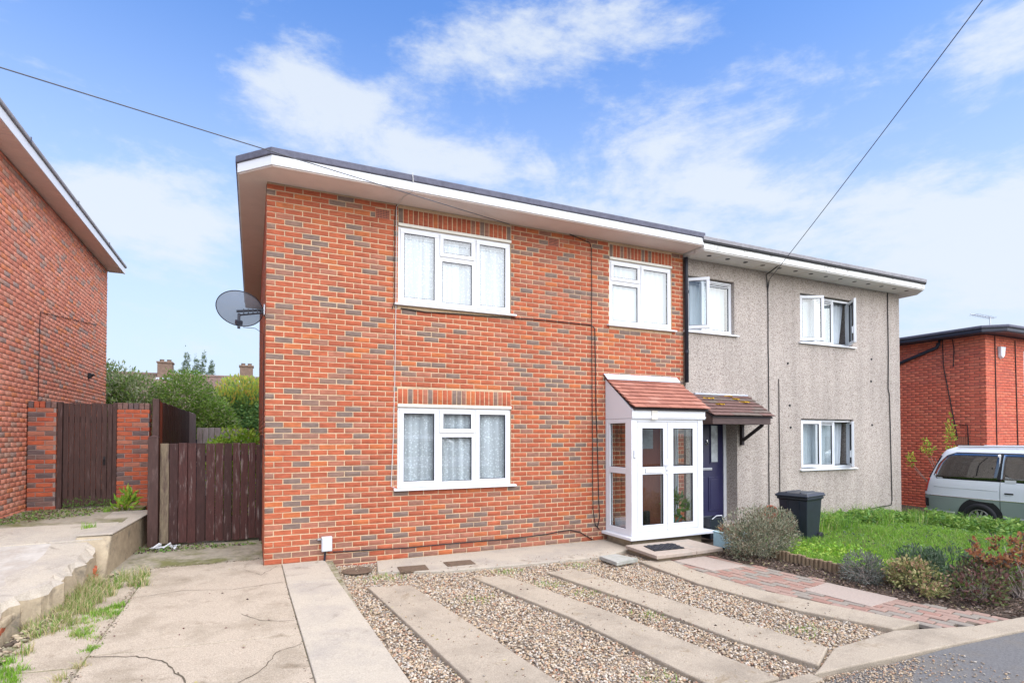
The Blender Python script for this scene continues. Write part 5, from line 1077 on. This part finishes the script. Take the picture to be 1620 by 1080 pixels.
cable([(4.75, 7.985, 5.03), (5.15, Yc, 4.95), (5.185, Yc, 4.86), (5.19, Yc, 2.0), (5.20, Yc, .45), (5.25, Yc, .18), (5.33, Yc, .10)], .0065, 'cable', 'black cable straight down the brick from the eaves left of the porch')
cable([(1.0, Yc, .10), (2.0, Yc, .075), (3.65, Yc, .075), (4.3, Yc, .10), (4.75, Yc, .14), (4.95, Yc, .08), (5.2, Yc, -.06)], .008, 'cable', 'black cable along the foot of the brick wall from the meter box')
cable([(1.93, Yc, 3.53), (2.3, Yc, 3.51), (3.68, Yc, 3.545)], .008, 'cable', 'black cable hidden just below the wide upstairs sill')
cable([(9.40, Yc, 4.80), (9.36, Yc, 4.6), (9.36, Yc, 2.4), (9.35, Yc, -.05)], .009, 'cable', 'black cable down the middle of the pebbledash wall')
cable([(9.65, Yc, 2.83), (9.655, Yc, 1.4), (9.66, Yc, -.05)], .008, 'cable', 'thin short cable on the pebbledash wall above the wheelie bin')
cable([(13.21, Yc, 4.96), (13.22, Yc, 3.6), (13.19, Yc, 2.75), (13.24, Yc, 2.6), (13.29, Yc, .2), (13.25, Yc, .10), (11.1, Yc, -.02)], .010, 'cable', 'cable down the far edge of the pebbledash wall and along its foot')
def wire(a, b, over, sag, label):
    a, b = Vector(a), Vector(b); e = a + (b - a) * over; q = []
    for i in range(33):
        t = i / 32; p = a.lerp(e, t); p.z -= sag * 4 * t * (1 - t); q.append(p)
    mb = MB(); mb.tube(q, .0058, 6); tag(mb.build('overhead_wire', M['wire'], None, tuple(a)), label, 'overhead wire')
wire((3.66, 7.985, 5.02), (-1.91, 5.90, 4.73), 1.7, .01, 'overhead cable crossing the sky from the upper left to the red brick front')
wire((9.40, 7.98, 4.82), (7.01, 3.28, 6.42), 2.6, .16, 'overhead cable rising from the pebbledash eaves to the upper right sky')
cable([(9.40, 7.52, 5.05), (9.22, 7.6, 4.98), (9.30, 7.97, 4.9), (9.36, 7.985, 4.6)], .011, 'cable', 'cable loop under the pebbledash eaves where the overhead wire lands')

# ---------------------------------------------------------------- people carrier parked on the right drive
vn = thing('parked_van', (15.75, 6, -.5), 'silver and grey-green people carrier parked on the drive of the scarlet house', 'van')
VX, VY0, VY1, VZ = 15.76, 3.55, 8.34, -.53               # centre line, nose, tail, ground
def vsec(z):                                             # half width, tail y, nose y at height z above ground
    hw = np.interp(z, [.22, .35, .75, 1.02, 1.15, 1.62, 1.86, 1.95], [.80, .84, .865, .86, .85, .745, .66, .50])
    tail = VY1 - np.interp(z, [.22, .4, .8, 1.05, 1.2, 1.75, 1.9, 1.95], [.10, .02, .0, .05, .10, .34, .45, .62])
    nose = VY0 + np.interp(z, [.22, .45, .75, .98, 1.08, 1.7, 1.88, 1.95], [.10, .0, .06, .35, .75, 1.55, 1.85, 2.1])
    return hw, tail, nose
def vring(z, t):                                         # t in 0..1 round the plan outline (superellipse)
    hw, tail, nose = vsec(z); a = 2 * PI * t; e = 2 / 7
    cx, sx = math.cos(a), math.sin(a); m = (tail + nose) / 2; L = (tail - nose) / 2
    return (VX + hw * math.copysign(abs(cx) ** e, cx), m + L * math.copysign(abs(sx) ** e, sx), VZ + z)
zs = list(np.linspace(.22, .78, 7)) + list(np.linspace(.80, 1.95, 16)); NT = 160
mb = MB()
for z in zs: mb.v += [vring(z, k / NT) for k in range(NT)]
for i in range(len(zs) - 1):
    for k in range(NT): mb.f.append((i * NT + k, i * NT + (k + 1) % NT, (i + 1) * NT + (k + 1) % NT, (i + 1) * NT + k)); mb.m.append(1 if zs[i + 1] < .79 else 0)
mb.f.append(tuple((len(zs) - 1) * NT + k for k in range(NT))); mb.m.append(0); mb.f.append(tuple(range(NT - 1, -1, -1))); mb.m.append(1)
mb.build('body', [M['van_w'], M['van_g']], vn, smooth=True)
def vside(y, z, off=.0):                                 # point on the near side of the body at y
    hw, tail, nose = vsec(z); m = (tail + nose) / 2; L = (tail - nose) / 2; u = min(.999, abs((y - m) / L)); w = hw * (1 - u ** 7) ** (1 / 7)
    return (VX - w - off, y, VZ + z)
def vpatch(name, m, ys, off=.004, n=14, parent=None, mirror=True, edge=None):
    """ys: list of (z, y_near_nose, y_near_tail)"""
    for sgn in (-1, 1):
        mb = MB(); zz = np.linspace(ys[0][0], ys[-1][0], 9); nn = n
        for z in zz:
            a = np.interp(z, [q[0] for q in ys], [q[1] for q in ys]); b = np.interp(z, [q[0] for q in ys], [q[2] for q in ys])
            for k in range(nn + 1):
                p = vside(a + (b - a) * k / nn, z, off); mb.v.append((p[0] if sgn < 0 else 2 * VX - p[0], p[1], p[2]))
        mb.f = [(i * (nn + 1) + k, i * (nn + 1) + k + 1, (i + 1) * (nn + 1) + k + 1, (i + 1) * (nn + 1) + k) for i in range(8) for k in range(nn)]; mb.m = [0] * len(mb.f)
        o = mb.build(name, m, vn, smooth=True)
        sd_ = o.modifiers.new('thick', 'SOLIDIFY'); sd_.thickness = .004; sd_.offset = 0
        if not mirror: break
vpatch('side_window', M['vglass_dark'] if 'vglass_dark' in M else M['vglass'], [(1.22, 6.73, 7.97), (1.30, 6.72, 8.01), (1.55, 6.70, 7.92), (1.74, 6.70, 7.76), (1.79, 6.71, 7.60)], .006)
vpatch('side_window', M['vglass'], [(1.20, 5.55, 6.66), (1.79, 5.55, 6.65)], .006)
vpatch('side_window', M['vglass'], [(1.17, 4.62, 5.48), (1.74, 5.12, 5.48)], .006)
vpatch('window_surround', M['black'], [(1.19, 5.45, 7.95), (1.26, 5.43, 8.04), (1.55, 5.42, 7.95), (1.76, 5.42, 7.76), (1.82, 5.42, 7.58)], .002)
vpatch('trim_strip', M['chrome'], [(.775, 3.9, 8.25), (.79, 3.9, 8.25)], .008, 24)
vpatch('trim_strip', M['meter'], [(.40, 3.9, 6.7), (.43, 3.9, 6.7)], .014, 24)
vpatch('trim_strip', M['meter'], [(.40, 7.55, 8.2), (.43, 7.55, 8.2)], .014, 12)
vpatch('sill_strip', M['white'], [(.235, 4.6, 6.66), (.27, 4.6, 6.66)], .012, 20)
vpatch('tail_lamp', M['red_l'], [(.86, 8.20, 8.31), (.95, 8.18, 8.31), (1.18, 8.12, 8.245)], .006, 5)
vpatch('pillar_trim', M['black'], [(1.19, 8.13, 8.235), (1.45, 8.04, 8.12), (1.72, 7.90, 7.965)], .005, 5)
vpatch('bumper_vent', M['black'], [(.50, 8.15, 8.28), (.70, 8.15, 8.28)], .006, 5)
for y in (6.665, 5.52):
    vpatch('door_seam', M['black'], [(.30, y - .004, y + .004), (.80, y - .004, y + .004), (1.18, y - .004, y + .004)], .0015, 2)
vpatch('door_rail', M['meter'], [(.985, 6.7, 8.0), (.997, 6.7, 8.0)], .003, 12)
vpatch('door_handle', M['black'], [(.93, 6.42, 6.58), (.96, 6.42, 6.58)], .016, 4)
mb = MB(); p = vside(6.48, 1.21, .012); mb.box(p[0] - .003, p[0], 6.38, 6.58, p[2] - .03, p[2] + .03); mb.build('window_sticker', M['white'], vn)
for y in (7.05, 4.45):
    for sgn in (-1, 1):
        x = VX + sgn * .80; mb = MB(); s = sgn
        mb.lathe((x + sgn * .062, y, VZ + .36), [(0, 0), (.44, 0), (.44, -.12 * sgn), (.40, -.3 * sgn)], 32, 0, 'x'); mb.build('wheel_arch', M['black'], vn, smooth=False)
        mb = MB(); mb.lathe((x, y, VZ + .34), [(.19, -.10 * s), (.29, -.10 * s), (.335, -.08 * s), (.345, .0), (.335, .085 * s), (.29, .10 * s), (.215, .098 * s), (.205, .07 * s)], 36, 0, 'x'); wh = mb.build('wheel', M['black'], vn, smooth=True)
        mb = MB(); mb.lathe((x, y, VZ + .34), [(.21, .085 * s), (.20, .098 * s), (.185, .085 * s), (.18, .02 * s), (.0, .02 * s)], 32, 0, 'x')
        for k in range(10):
            a = 2 * PI * k / 10; mb.obox((x + .06 * s, y + .115 * math.cos(a), VZ + .34 + .115 * math.sin(a)), .03, .15, .036, 0, 0, a)
        mb.lathe((x, y, VZ + .34), [(.07, .04 * s), (.065, .08 * s), (.03, .095 * s), (0, .095 * s)], 20, 0, 'x'); mb.build('rim', M['alu'], wh, bevel=0)
ab = []
for z in np.linspace(1.22, 1.74, 8):
    hw, tail, nose = vsec(z); ab.append((hw * .60, tail + .008, VZ + z))
mb = MB()
for w, y, z in ab: mb.v += [(VX - w, y, z), (VX + w, y, z)]
mb.f = [(2 * i, 2 * i + 1, 2 * i + 3, 2 * i + 2) for i in range(7)]; mb.m = [0] * 7; mb.build('rear_window', M['vglass'], vn).modifiers.new('t', 'SOLIDIFY').thickness = .01
mb = MB(); 
for z in np.linspace(1.12, 1.70, 8):
    hw, tail, nose = vsec(z); mb.v += [(VX - hw * .86, nose - .01, VZ + z), (VX + hw * .86, nose - .01, VZ + z)]
mb.f = [(2 * i, 2 * i + 1, 2 * i + 3, 2 * i + 2) for i in range(7)]; mb.m = [0] * 7; mb.build('windscreen', M['vglass'], vn).modifiers.new('t', 'SOLIDIFY').thickness = .01
for s_ in (-1, 1): mb = MB(); mb.tube([(VX + s_ * .56, 5.8, VZ + 1.965), (VX + s_ * .56, 7.6, VZ + 1.955)], .022, 8); mb.build('roof_rail', M['meter'], vn)
mb = MB(); mb.prism([(14.75, 2.9), (24, 2.9), (24, 8.0), (17.3, 8.0), (17.3, 14), (14.75, 14)], -.8, -.495); tag(mb.build('side_drive', M['conc_d']), kind='structure')

# ---------------------------------------------------------------- wheelie bin
wb = thing('wheelie_bin', (8.85, 6.75, -.12), 'dark navy wheelie bin standing in the long grass by the pebbledash wall', 'bin')
bc = Vector((8.80, 6.86, -.20)); br = Matrix.Rotation(math.radians(-77), 3, 'Z')
def bw(p): return tuple(bc + br @ Vector((p[0], p[1], p[2] * .90)))
def taper(mb, r, cap=True):                              # r: list of (hx, hy, cy, z)
    n0 = len(mb.v)
    for hx, hy, cy, z in r: mb.v += [bw((a * hx, cy + b * hy, z)) for a, b in ((-1, -1), (1, -1), (1, 1), (-1, 1))]
    for i in range(len(r) - 1):
        for k in range(4): mb.f.append((n0 + i * 4 + k, n0 + i * 4 + (k + 1) % 4, n0 + i * 4 + 4 + (k + 1) % 4, n0 + i * 4 + 4 + k)); mb.m.append(0)
    if cap: mb.f.append(tuple(n0 + (len(r) - 1) * 4 + k for k in range(4))); mb.m.append(0); mb.f.append((n0 + 3, n0 + 2, n0 + 1, n0)); mb.m.append(0)
mb = MB(); taper(mb, [(.195, .22, .03, .06), (.20, .225, .03, .12), (.245, .285, 0, .86), (.268, .31, 0, .865), (.268, .31, 0, .915)]); mb.build('body', M['bin'], wb, bevel=.022)
mb = MB(); taper(mb, [(.285, .34, -.0, .918), (.29, .345, -.0, .945), (.25, .29, .0, .985), (.20, .20, .02, .995)]); ld = mb.build('lid', M['bin'], wb, bevel=.016)
for s_ in (-.12, .12): mb = MB(); taper(mb, [(.02, .26, 0, .986), (.014, .24, 0, 1.008)]); mb.v = [(x + (br @ Vector((s_, 0, 0))).x, y + (br @ Vector((s_, 0, 0))).y, z) for x, y, z in mb.v]; mb.build('lid_rib', M['bin'], ld, bevel=.004)
mb = MB(); mb.tube([bw((-.22, .36, .93)), bw((-.22, .42, .95)), bw((.22, .42, .95)), bw((.22, .36, .93))], .018, 8); mb.build('handle', M['bin'], wb)
mb = MB(); mb.tube([bw((-.26, -.345, .935)), bw((.26, -.345, .935))], .018, 8); mb.build('lid_grip', M['bin'], ld)
for s_ in (-1, 1):
    mb = MB(); p = bw((s_ * .23, .25, .10)); mb.v = []; mb.lathe((0, 0, 0), [(0, -.025), (.09, -.025), (.10, -.015), (.10, .015), (.09, .025), (0, .025)], 18, 0, 'x'); mb.v = [tuple(Vector(p) + br @ Vector(v)) for v in mb.v]; mb.build('wheel', M['black'], wb)
for s_ in (-.10, .10): mb = MB(); n0 = 0; mb.v = [bw(q) for q in ((s_ - .012, -.205, .15), (s_ + .012, -.205, .15), (s_ + .014, -.294, .84), (s_ - .014, -.294, .84), (s_ - .012, -.18, .15), (s_ + .012, -.18, .15), (s_ + .014, -.27, .84), (s_ - .014, -.27, .84))]; mb.f = [(0, 1, 2, 3), (4, 7, 6, 5), (0, 4, 5, 1), (1, 5, 6, 2), (2, 6, 7, 3), (3, 7, 4, 0)]; mb.m = [0] * 6; mb.build('rib', M['bin'], wb)
tpt = thing('terracotta_pot', (8.35, 7.0, .1), 'weathered terracotta pots tipped on edge behind the grey-leaved shrub', 'pot')
for q, a, r in (((8.38, 7.2, .34), .5, .11), ((8.20, 7.15, .26), .2, .09)):
    mb = MB(); mb.lathe((0, 0, 0), [(0, -.02), (r * .7, -.02), (r, .14), (r * 1.12, .14), (r * 1.12, .17), (r * .95, .17), (r * .9, .14), (r * .6, .01), (0, .01)], 18, 0, 'y'); mb.v = [tuple(Vector(q) + Matrix.Rotation(PI - a, 3, 'Z') @ Vector(v)) for v in mb.v]; mb.build('pot', M['terracotta'], tpt, smooth=False)
mb = MB(); mb.box(8.1, 8.5, 7.1, 7.35, -.1, .17); mb.build('stand', M['conc_d'], tpt, bevel=.01)

# ---------------------------------------------------------------- front garden on the right
BEDP = [(6.22, 6.55), (6.46, 5.5), (6.6, 4.9), (6.6, 4.3), (6.84, 3.55), (7.2, 3.06), (9.5, 3.0), (8.6, 3.6), (7.55, 4.05), (7.28, 4.3), (7.15, 5.0), (7.1, 5.8), (7.0, 6.5), (6.5, 6.8)]
mb = MB(); mb.prism(BEDP, -.4, lambda x, y: zg(x, y) - .015); tag(mb.build('flower_bed', M['soil'], smooth=False), kind='structure')
Q = scatter(BEDP, 7000); n = len(Q)
D = NR.normal(size=(n, 3)) * np.array([1, 1, .25])
tag(leaf_mesh('bark_mulch', np.column_stack([Q, -.08 - .02 * (8 - Q[:, 1]) - .012 + .022 * NR.rand(n)]), D, .022 + .03 * NR.rand(n), CHIP + [LF['dry'][1]], asp=.45, weights=[4, 4, 3, 1.2, .6]), kind='stuff')
le = thing('log_edging', (7.15, 5.0, -.12), 'row of short upright timber logs edging the lawn', 'edging')
pl = [(7.04, 5.95), (7.07, 5.4), (7.12, 4.9), (7.22, 4.45), (7.32, 4.2), (7.6, 4.02)]
for (a, b) in zip(pl, pl[1:]):
    n = max(1, round(math.dist(a, b) / .062))
    for k in range(n):
        t = k / n; x, y = a[0] + (b[0] - a[0]) * t, a[1] + (b[1] - a[1]) * t; h = .13 + R.uniform(-.012, .012)
        mb = MB(); mb.lathe((x, y, zg(x, y) - .06), [(.029, 0), (.029, h + .045), (.024, h + .053), (0, h + .055)], 9); mb.build('log', M['wood_l'], le, smooth=False)
shrub('grey_shrub', (6.92, 6.05, -.13), 'wide grey-leaved twiggy shrub beside the path in front of the wheelie bin', 'shrub', [(.0, .05, .36, .62, .50, .40), (.42, .12, .34, .42, .40, .36), (-.32, -.05, .26, .36, .34, .30)], 9500, .042, LF['lav'], 70, .005, 'twig', .30, .75, .25, .70, 5.0, spread=.9)
shrub('silver_shrub', (6.98, 4.55, -.15), 'small silvery grey clump lying over the log edging', 'shrub', [(.0, .0, .16, .30, .26, .20), (.2, .15, .18, .22, .2, .16)], 1900, .045, LF['hebe'], 30, .004, 'twig', .2, .5, .2, .7, 5, spread=1.0)
shrub('variegated_shrub', (7.05, 3.95, -.17), 'low cream and pink variegated shrub in the bark bed', 'shrub', [(.0, .0, .18, .36, .30, .22), (.15, .15, .2, .3, .28, .2)], 1700, .045, LF['vari'], 14, .005, 'twig_d', .45, .4, .35, .8, 4)
shrub('blue_green_shrub', (7.6, 4.15, -.17), 'dark blue-green spiky shrub behind the variegated one', 'shrub', [(.0, .0, .22, .42, .36, .26), (.4, -.05, .22, .35, .3, .24)], 2400, .06, LF['blue'], 12, .005, 'twig_d', .22, .8, .3, .8, 4)
shrub('wine_leaved_shrub', (7.45, 3.55, -.18), 'low dark wine-red shrub near the path end', 'shrub', [(.0, .0, .20, .38, .30, .24), (.35, .05, .24, .3, .28, .24)], 1900, .048, LF['purple'] + [LF['vari'][3]], 30, .006, 'twig', .5, .4, .3, .8, 4)
shrub('rust_tipped_shrub', (8.02, 3.42, -.18), 'bare-stemmed shrub with rust red leaf clusters at the right edge', 'shrub', [(.05, .1, .58, .42, .34, .15), (.35, .0, .50, .35, .3, .2), (-.3, .1, .52, .25, .2, .12), (.3, -.2, .3, .35, .2, .18)], 2300, .05, LF['rustl'], 44, .008, 'twig', .5, .4, .3, .8, 4)
# lawn: grass blades, taller weeds along the wall and by the van
LAWN = [(7.15, 5.9), (7.18, 5.0), (7.35, 4.3), (8.3, 3.75), (9.3, 3.1), (14.7, 3.05), (14.8, 8.2), (13.7, 8.3), (13.6, 7.97), (8.7, 7.97), (7.6, 7.2), (7.1, 6.7)]
mb = MB(); ax = np.linspace(7, 14.9, 50); ay = np.linspace(3, 10, 36)
mb.add([(x, y, zl(x, y) + .02 * noise.noise(Vector((x * 2, y * 2, 0)))) for y in ay for x in ax], [(j * 50 + i, j * 50 + i + 1, (j + 1) * 50 + i + 1, (j + 1) * 50 + i) for j in range(35) for i in range(49)])
keepf = [f for f in mb.f if in_poly(np.array([[sum(mb.v[i][0] for i in f) / 4, sum(mb.v[i][1] for i in f) / 4]]), LAWN)[0]]; mb.f = keepf; mb.m = [0] * len(keepf)
tag(mb.build('lawn', M['soil'], smooth=True), kind='structure')
Q = scatter(LAWN, 62000); pz = np.array([zl(x, y) for x, y in Q]); tall = np.array([noise.noise(Vector((x * .9, y * .9, 1))) for x, y in Q])
hh = .04 + .07 * NR.rand(len(Q)) + .20 * np.clip(tall - .05, 0, 1) + .05 * np.clip((Q[:, 1] - 7.0), 0, 1)
tag(blades('grass', np.column_stack([Q, pz]), hh, .0035, LF['grass'] + [LF['dry'][1], LF['dry'][2], LF['weed'][0]], None, lean=1.1, weights=[3, 2.5, 3.5, 1.5, .5, 1.2, 1.6]), kind='stuff')
def weeds(name, poly, n, h0, h1, size, mats, zf, asp=.6, flat=.5):
    Q = scatter(poly, n); z = np.array([zf(x, y) for x, y in Q]); c = np.array([noise.noise(Vector((x * 1.3, y * 1.3, 9))) for x, y in Q]); k = c > -.25; Q, z, c = Q[k], z[k], c[k]
    P = np.column_stack([Q, z + h0 + (h1 - h0) * NR.rand(len(Q)) * (.5 + .8 * np.clip(c + .3, 0, 1))])
    tag(leaf_mesh(name, P, NR.normal(size=(len(P), 3)) * np.array([1, 1, flat]) + np.array([0, 0, .15]), size * (.5 + NR.rand(len(P))), mats, asp=asp), kind='stuff')
weeds('ground_cover', [(7.15, 5.9), (7.18, 5.0), (7.35, 4.35), (8.4, 4.4), (8.6, 5.6), (8.2, 6.3), (7.2, 6.5)], 2600, .02, .15, .05, LF['lime'] + LF['grass'][:2], zl)
weeds('ground_cover', [(9.4, 7.2), (13.9, 7.0), (14.7, 6.0), (14.8, 8.6), (13.7, 8.3), (13.6, 7.96), (9.4, 7.96)], 5200, .02, .26, .085, LF['weed'] + LF['olive'][:2], zl)
weeds('ground_cover', [(12.6, 5.6), (14.75, 4.6), (14.8, 8.0), (13.2, 7.4)], 3600, .04, .42, .085, LF['weed'] + LF['olive'], zl)
weeds('ground_cover', [(8.4, 4.1), (9.5, 3.2), (14.5, 3.1), (13.5, 4.2), (10.5, 4.4)], 4200, .02, .26, .06, LF['weed'] + LF['blue'] + LF['grass'][:1], zl, .35)
weeds('ground_cover', [(7.4, 4.5), (9.5, 3.6), (13.8, 4.0), (13.2, 6.9), (9.2, 7.3), (8.4, 5.8)], 2600, .01, .13, .05, LF['weed'] + LF['blue'] + LF['grass'][:2], zl, .4)
Q = scatter([(9.2, 7.0), (13.9, 6.8), (14.7, 5.0), (14.8, 8.2), (13.7, 8.3), (13.6, 7.96), (9.2, 7.96)], 5200); k = np.array([noise.noise(Vector((x * 1.5, y * 1.5, 4))) for x, y in Q]) > .02; Q = Q[k]
tag(blades('tall_grass', np.column_stack([Q, [zl(x, y) for x, y in Q]]), .16 + .30 * NR.rand(len(Q)), .004, LF['grass'] + LF['weed'] + [LF['dry'][1]], None, lean=1.0), kind='stuff')
# grasses down the left edge of the drive
def tuft(cx, cy, r, n, h, mats, label, zf, lean=.7, w=.0036, cat='grass tuft'):
    K = max(2, n // 55); C = np.column_stack([cx + NR.normal(size=K) * r[0], cy + NR.normal(size=K) * r[1]]); P = C[NR.randint(K, size=n)] + NR.normal(size=(n, 2)) * .03; z = np.array([zf(x, y) for x, y in P])
    o = blades('grass_tuft', np.column_stack([P, z]), h * (.4 + .8 * NR.rand(n)), w, mats, None, (cx, cy, zf(cx, cy)), lean); tag(o, label, cat)
zd0 = lambda x, y: zd(x, y) - .03
tuft(-1.62, 7.45, (.11, .34), 1900, .17, LF['dry'] + [LF['dry'][0], LF['grass'][2]], 'tall dry straw-coloured grass at the foot of the retaining wall', zd0, 1.0)
tuft(-1.66, 6.75, (.10, .32), 1700, .12, LF['dry'] + [LF['grass'][2]], 'long green and straw grass under the broken concrete edge', zd0, 1.0)
tuft(-1.36, 6.55, (.07, .24), 1500, .055, LF['grass'] + LF['dry'], 'short bright green grass along the left edge of the drive', zd0, .9)
tuft(-1.26, 7.6, (.08, .25), 520, .16, [LF['dry'][2], LF['dry'][0], LF['grass'][2]], 'patch of straggly grass at the near end of the retaining wall', zd0, 1.0)
tuft(-1.20, 6.75, (.05, .14), 300, .07, LF['grass'], 'small green tuft in the joint of the drive', zd0)
tuft(-1.23, 5.75, (.03, .07), 140, .06, LF['grass'], 'tiny green tuft further down the joint of the drive', zd0)
tuft(-1.24, 5.35, (.04, .10), 110, .08, LF['dry'], 'wispy pale tuft in the joint of the drive', zd0)
tuft(-1.78, 5.35, (.10, .22), 1800, .07, LF['grass'], 'thick bright grass patch at the lower left edge of the drive', zd0, .8)
tuft(-1.42, 4.72, (.14, .06), 1000, .08, LF['grass'], 'bright grass tuft growing across the joint at the bottom left', zd0, .9)
tuft(-1.95, 9.0, (.02, .02), 60, .1, LF['grass'], 'small grass blades on the raised concrete', lambda x, y: zp(y))
tuft(-2.0, 10.75, (.10, .14), 120, .10, LF['grass'], 'grass at the foot of the broad gate pillar', lambda x, y: zp(y))
shrub('leafy_weed', (-1.82, 10.6, .49), 'leafy dandelion-like weed in front of the broad gate pillar', 'weed', [(0, 0, .10, .16, .16, .12), (.05, 0, .2, .08, .08, .12)], 110, .13, LF['lime'] + LF['grass'][:2], 4, .004, 'twig', .28, .7, .1, 0)
weeds('moss', [(-3.2, 9.4), (-2.2, 10.2), (-2.1, 11.2), (-3.2, 11.2)], 1200, .012, .03, .03, [LF['weed'][0], LF['dry'][2], CHIP[0]], lambda x, y: zp(y), .8, .2)
weeds('moss', [(-1.5, 9.2), (.12, 9.3), (.12, 9.6), (-1.5, 9.6)], 500, 0, .02, .03, [LF['weed'][0], LF['dry'][2], CHIP[1]], lambda x, y: zd(x, y), .8, .2)
for x, y, n, lab in [(1.5, 7.2, 150, 'green weed tuft at the gravel edge below the meter box'), (3.1, 6.85, 120, 'green weed tuft between the wall apron and the far end of the second strip'), (3.3, 6.1, 110, 'weed tuft in the gravel between the second and third strips, towards the house'),
                     (3.6, 5.6, 60, 'thin weed beside the left edge of the third strip'), (4.15, 6.75, 90, 'weed tuft in the gravel just beyond the end of the third strip'), (2.3, 5.9, 60, 'thin weed in the wide gravel panel between the first and second strips'),
                     (2.85, 3.5, 60, 'weed tuft in the gravel at the road end of the second strip'), (4.9, 3.75, 80, 'weed tuft in the gravel at the road end of the fourth strip'), (3.75, 4.7, 70, 'weed tuft against the third strip, half way to the road')]:
    P = np.column_stack([x + NR.normal(size=n) * .14, y + NR.normal(size=n) * .09, np.full(n, zg(0, y) - .035)])
    o = blades('gravel_weed', P, .045 * (.4 + .9 * NR.rand(n)), .003, LF['grass'] + [LF['dry'][2]], None, (x, y, zg(0, y)), 1.0); tag(o, lab, 'weed', 'weed tufts in the gravel')
Q = np.concatenate([scatter(GP, 420), scatter([(-1.2, 3), (.4, 3), (.3, 8), (-1.1, 8)], 40)])
zz = np.where(Q[:, 0] > 1.0, -.08 - .02 * (8 - Q[:, 1]) + .006, -.04 * (8 - Q[:, 1]) + .006)
tag(leaf_mesh('fallen_leaves', np.column_stack([Q, zz]), NR.normal(size=(len(Q), 3)) * np.array([1, 1, .1]), .012 + .022 * NR.rand(len(Q)), [LF['rustl'][1], LF['purple'][0], CHIP[1], LF['dry'][1]], asp=.6), kind='stuff')
lt = thing('litter', (-1.22, 9.3, .07), 'crumpled clear plastic wrapper by the gatepost at the end of the retaining wall', 'litter')
mb = MB()
for k in range(14): mb.obox((-1.16 + R.uniform(-.12, .16), 9.42 + R.uniform(-.06, .06), zd(0, 9.4) + .02 + R.uniform(0, .05)), .12, .03, .006, R.uniform(0, 3), 0, R.uniform(-.6, .6), R.uniform(-.6, .6))
tag(mb.build('wrapper', M['meter'], lt), kind='stuff')

# ---------------------------------------------------------------- across the road (seen only in the window reflections)
oh = thing('street_house', (4, -17, 0), 'pale rendered terrace across the road with white windows', 'house')
mb = MB(); mb.box(-24, 26, -24, -16, -.3, 5.0); mb.build('wall', M['pale'], oh)
mb = MB(); mb.box(-24.4, 26.4, -24.4, -15.6, 5.0, 5.25); mb.build('roof', M['felt'], oh)
for i in range(9):
    for z in (.9, 3.4):
        x = -22 + i * 5.4; mb = MB(); mb.box(x, x + 1.9, -16.0, -15.95, z, z + 1.2, 0); mb.box(x + .1, x + .9, -15.95, -15.94, z + .1, z + 1.1, 1); mb.box(x + 1.0, x + 1.8, -15.95, -15.94, z + .1, z + 1.1, 1); mb.build('window', [M['white'], M['dark']], oh)
def copy_thing(o, loc, rz, label):
    r = o.copy(); COL.objects.link(r); r.location = loc; r.rotation_euler = (0, 0, rz); r['label'] = label
    for ch in o.children:
        c = ch.copy(); COL.objects.link(c); c.parent = r
        for g in ch.children: d = g.copy(); COL.objects.link(d); d.parent = c
    return r
copy_thing(vn, (6.0, -4.6, -.235), PI / 2, 'silver people carrier parked at the kerb across from the houses')
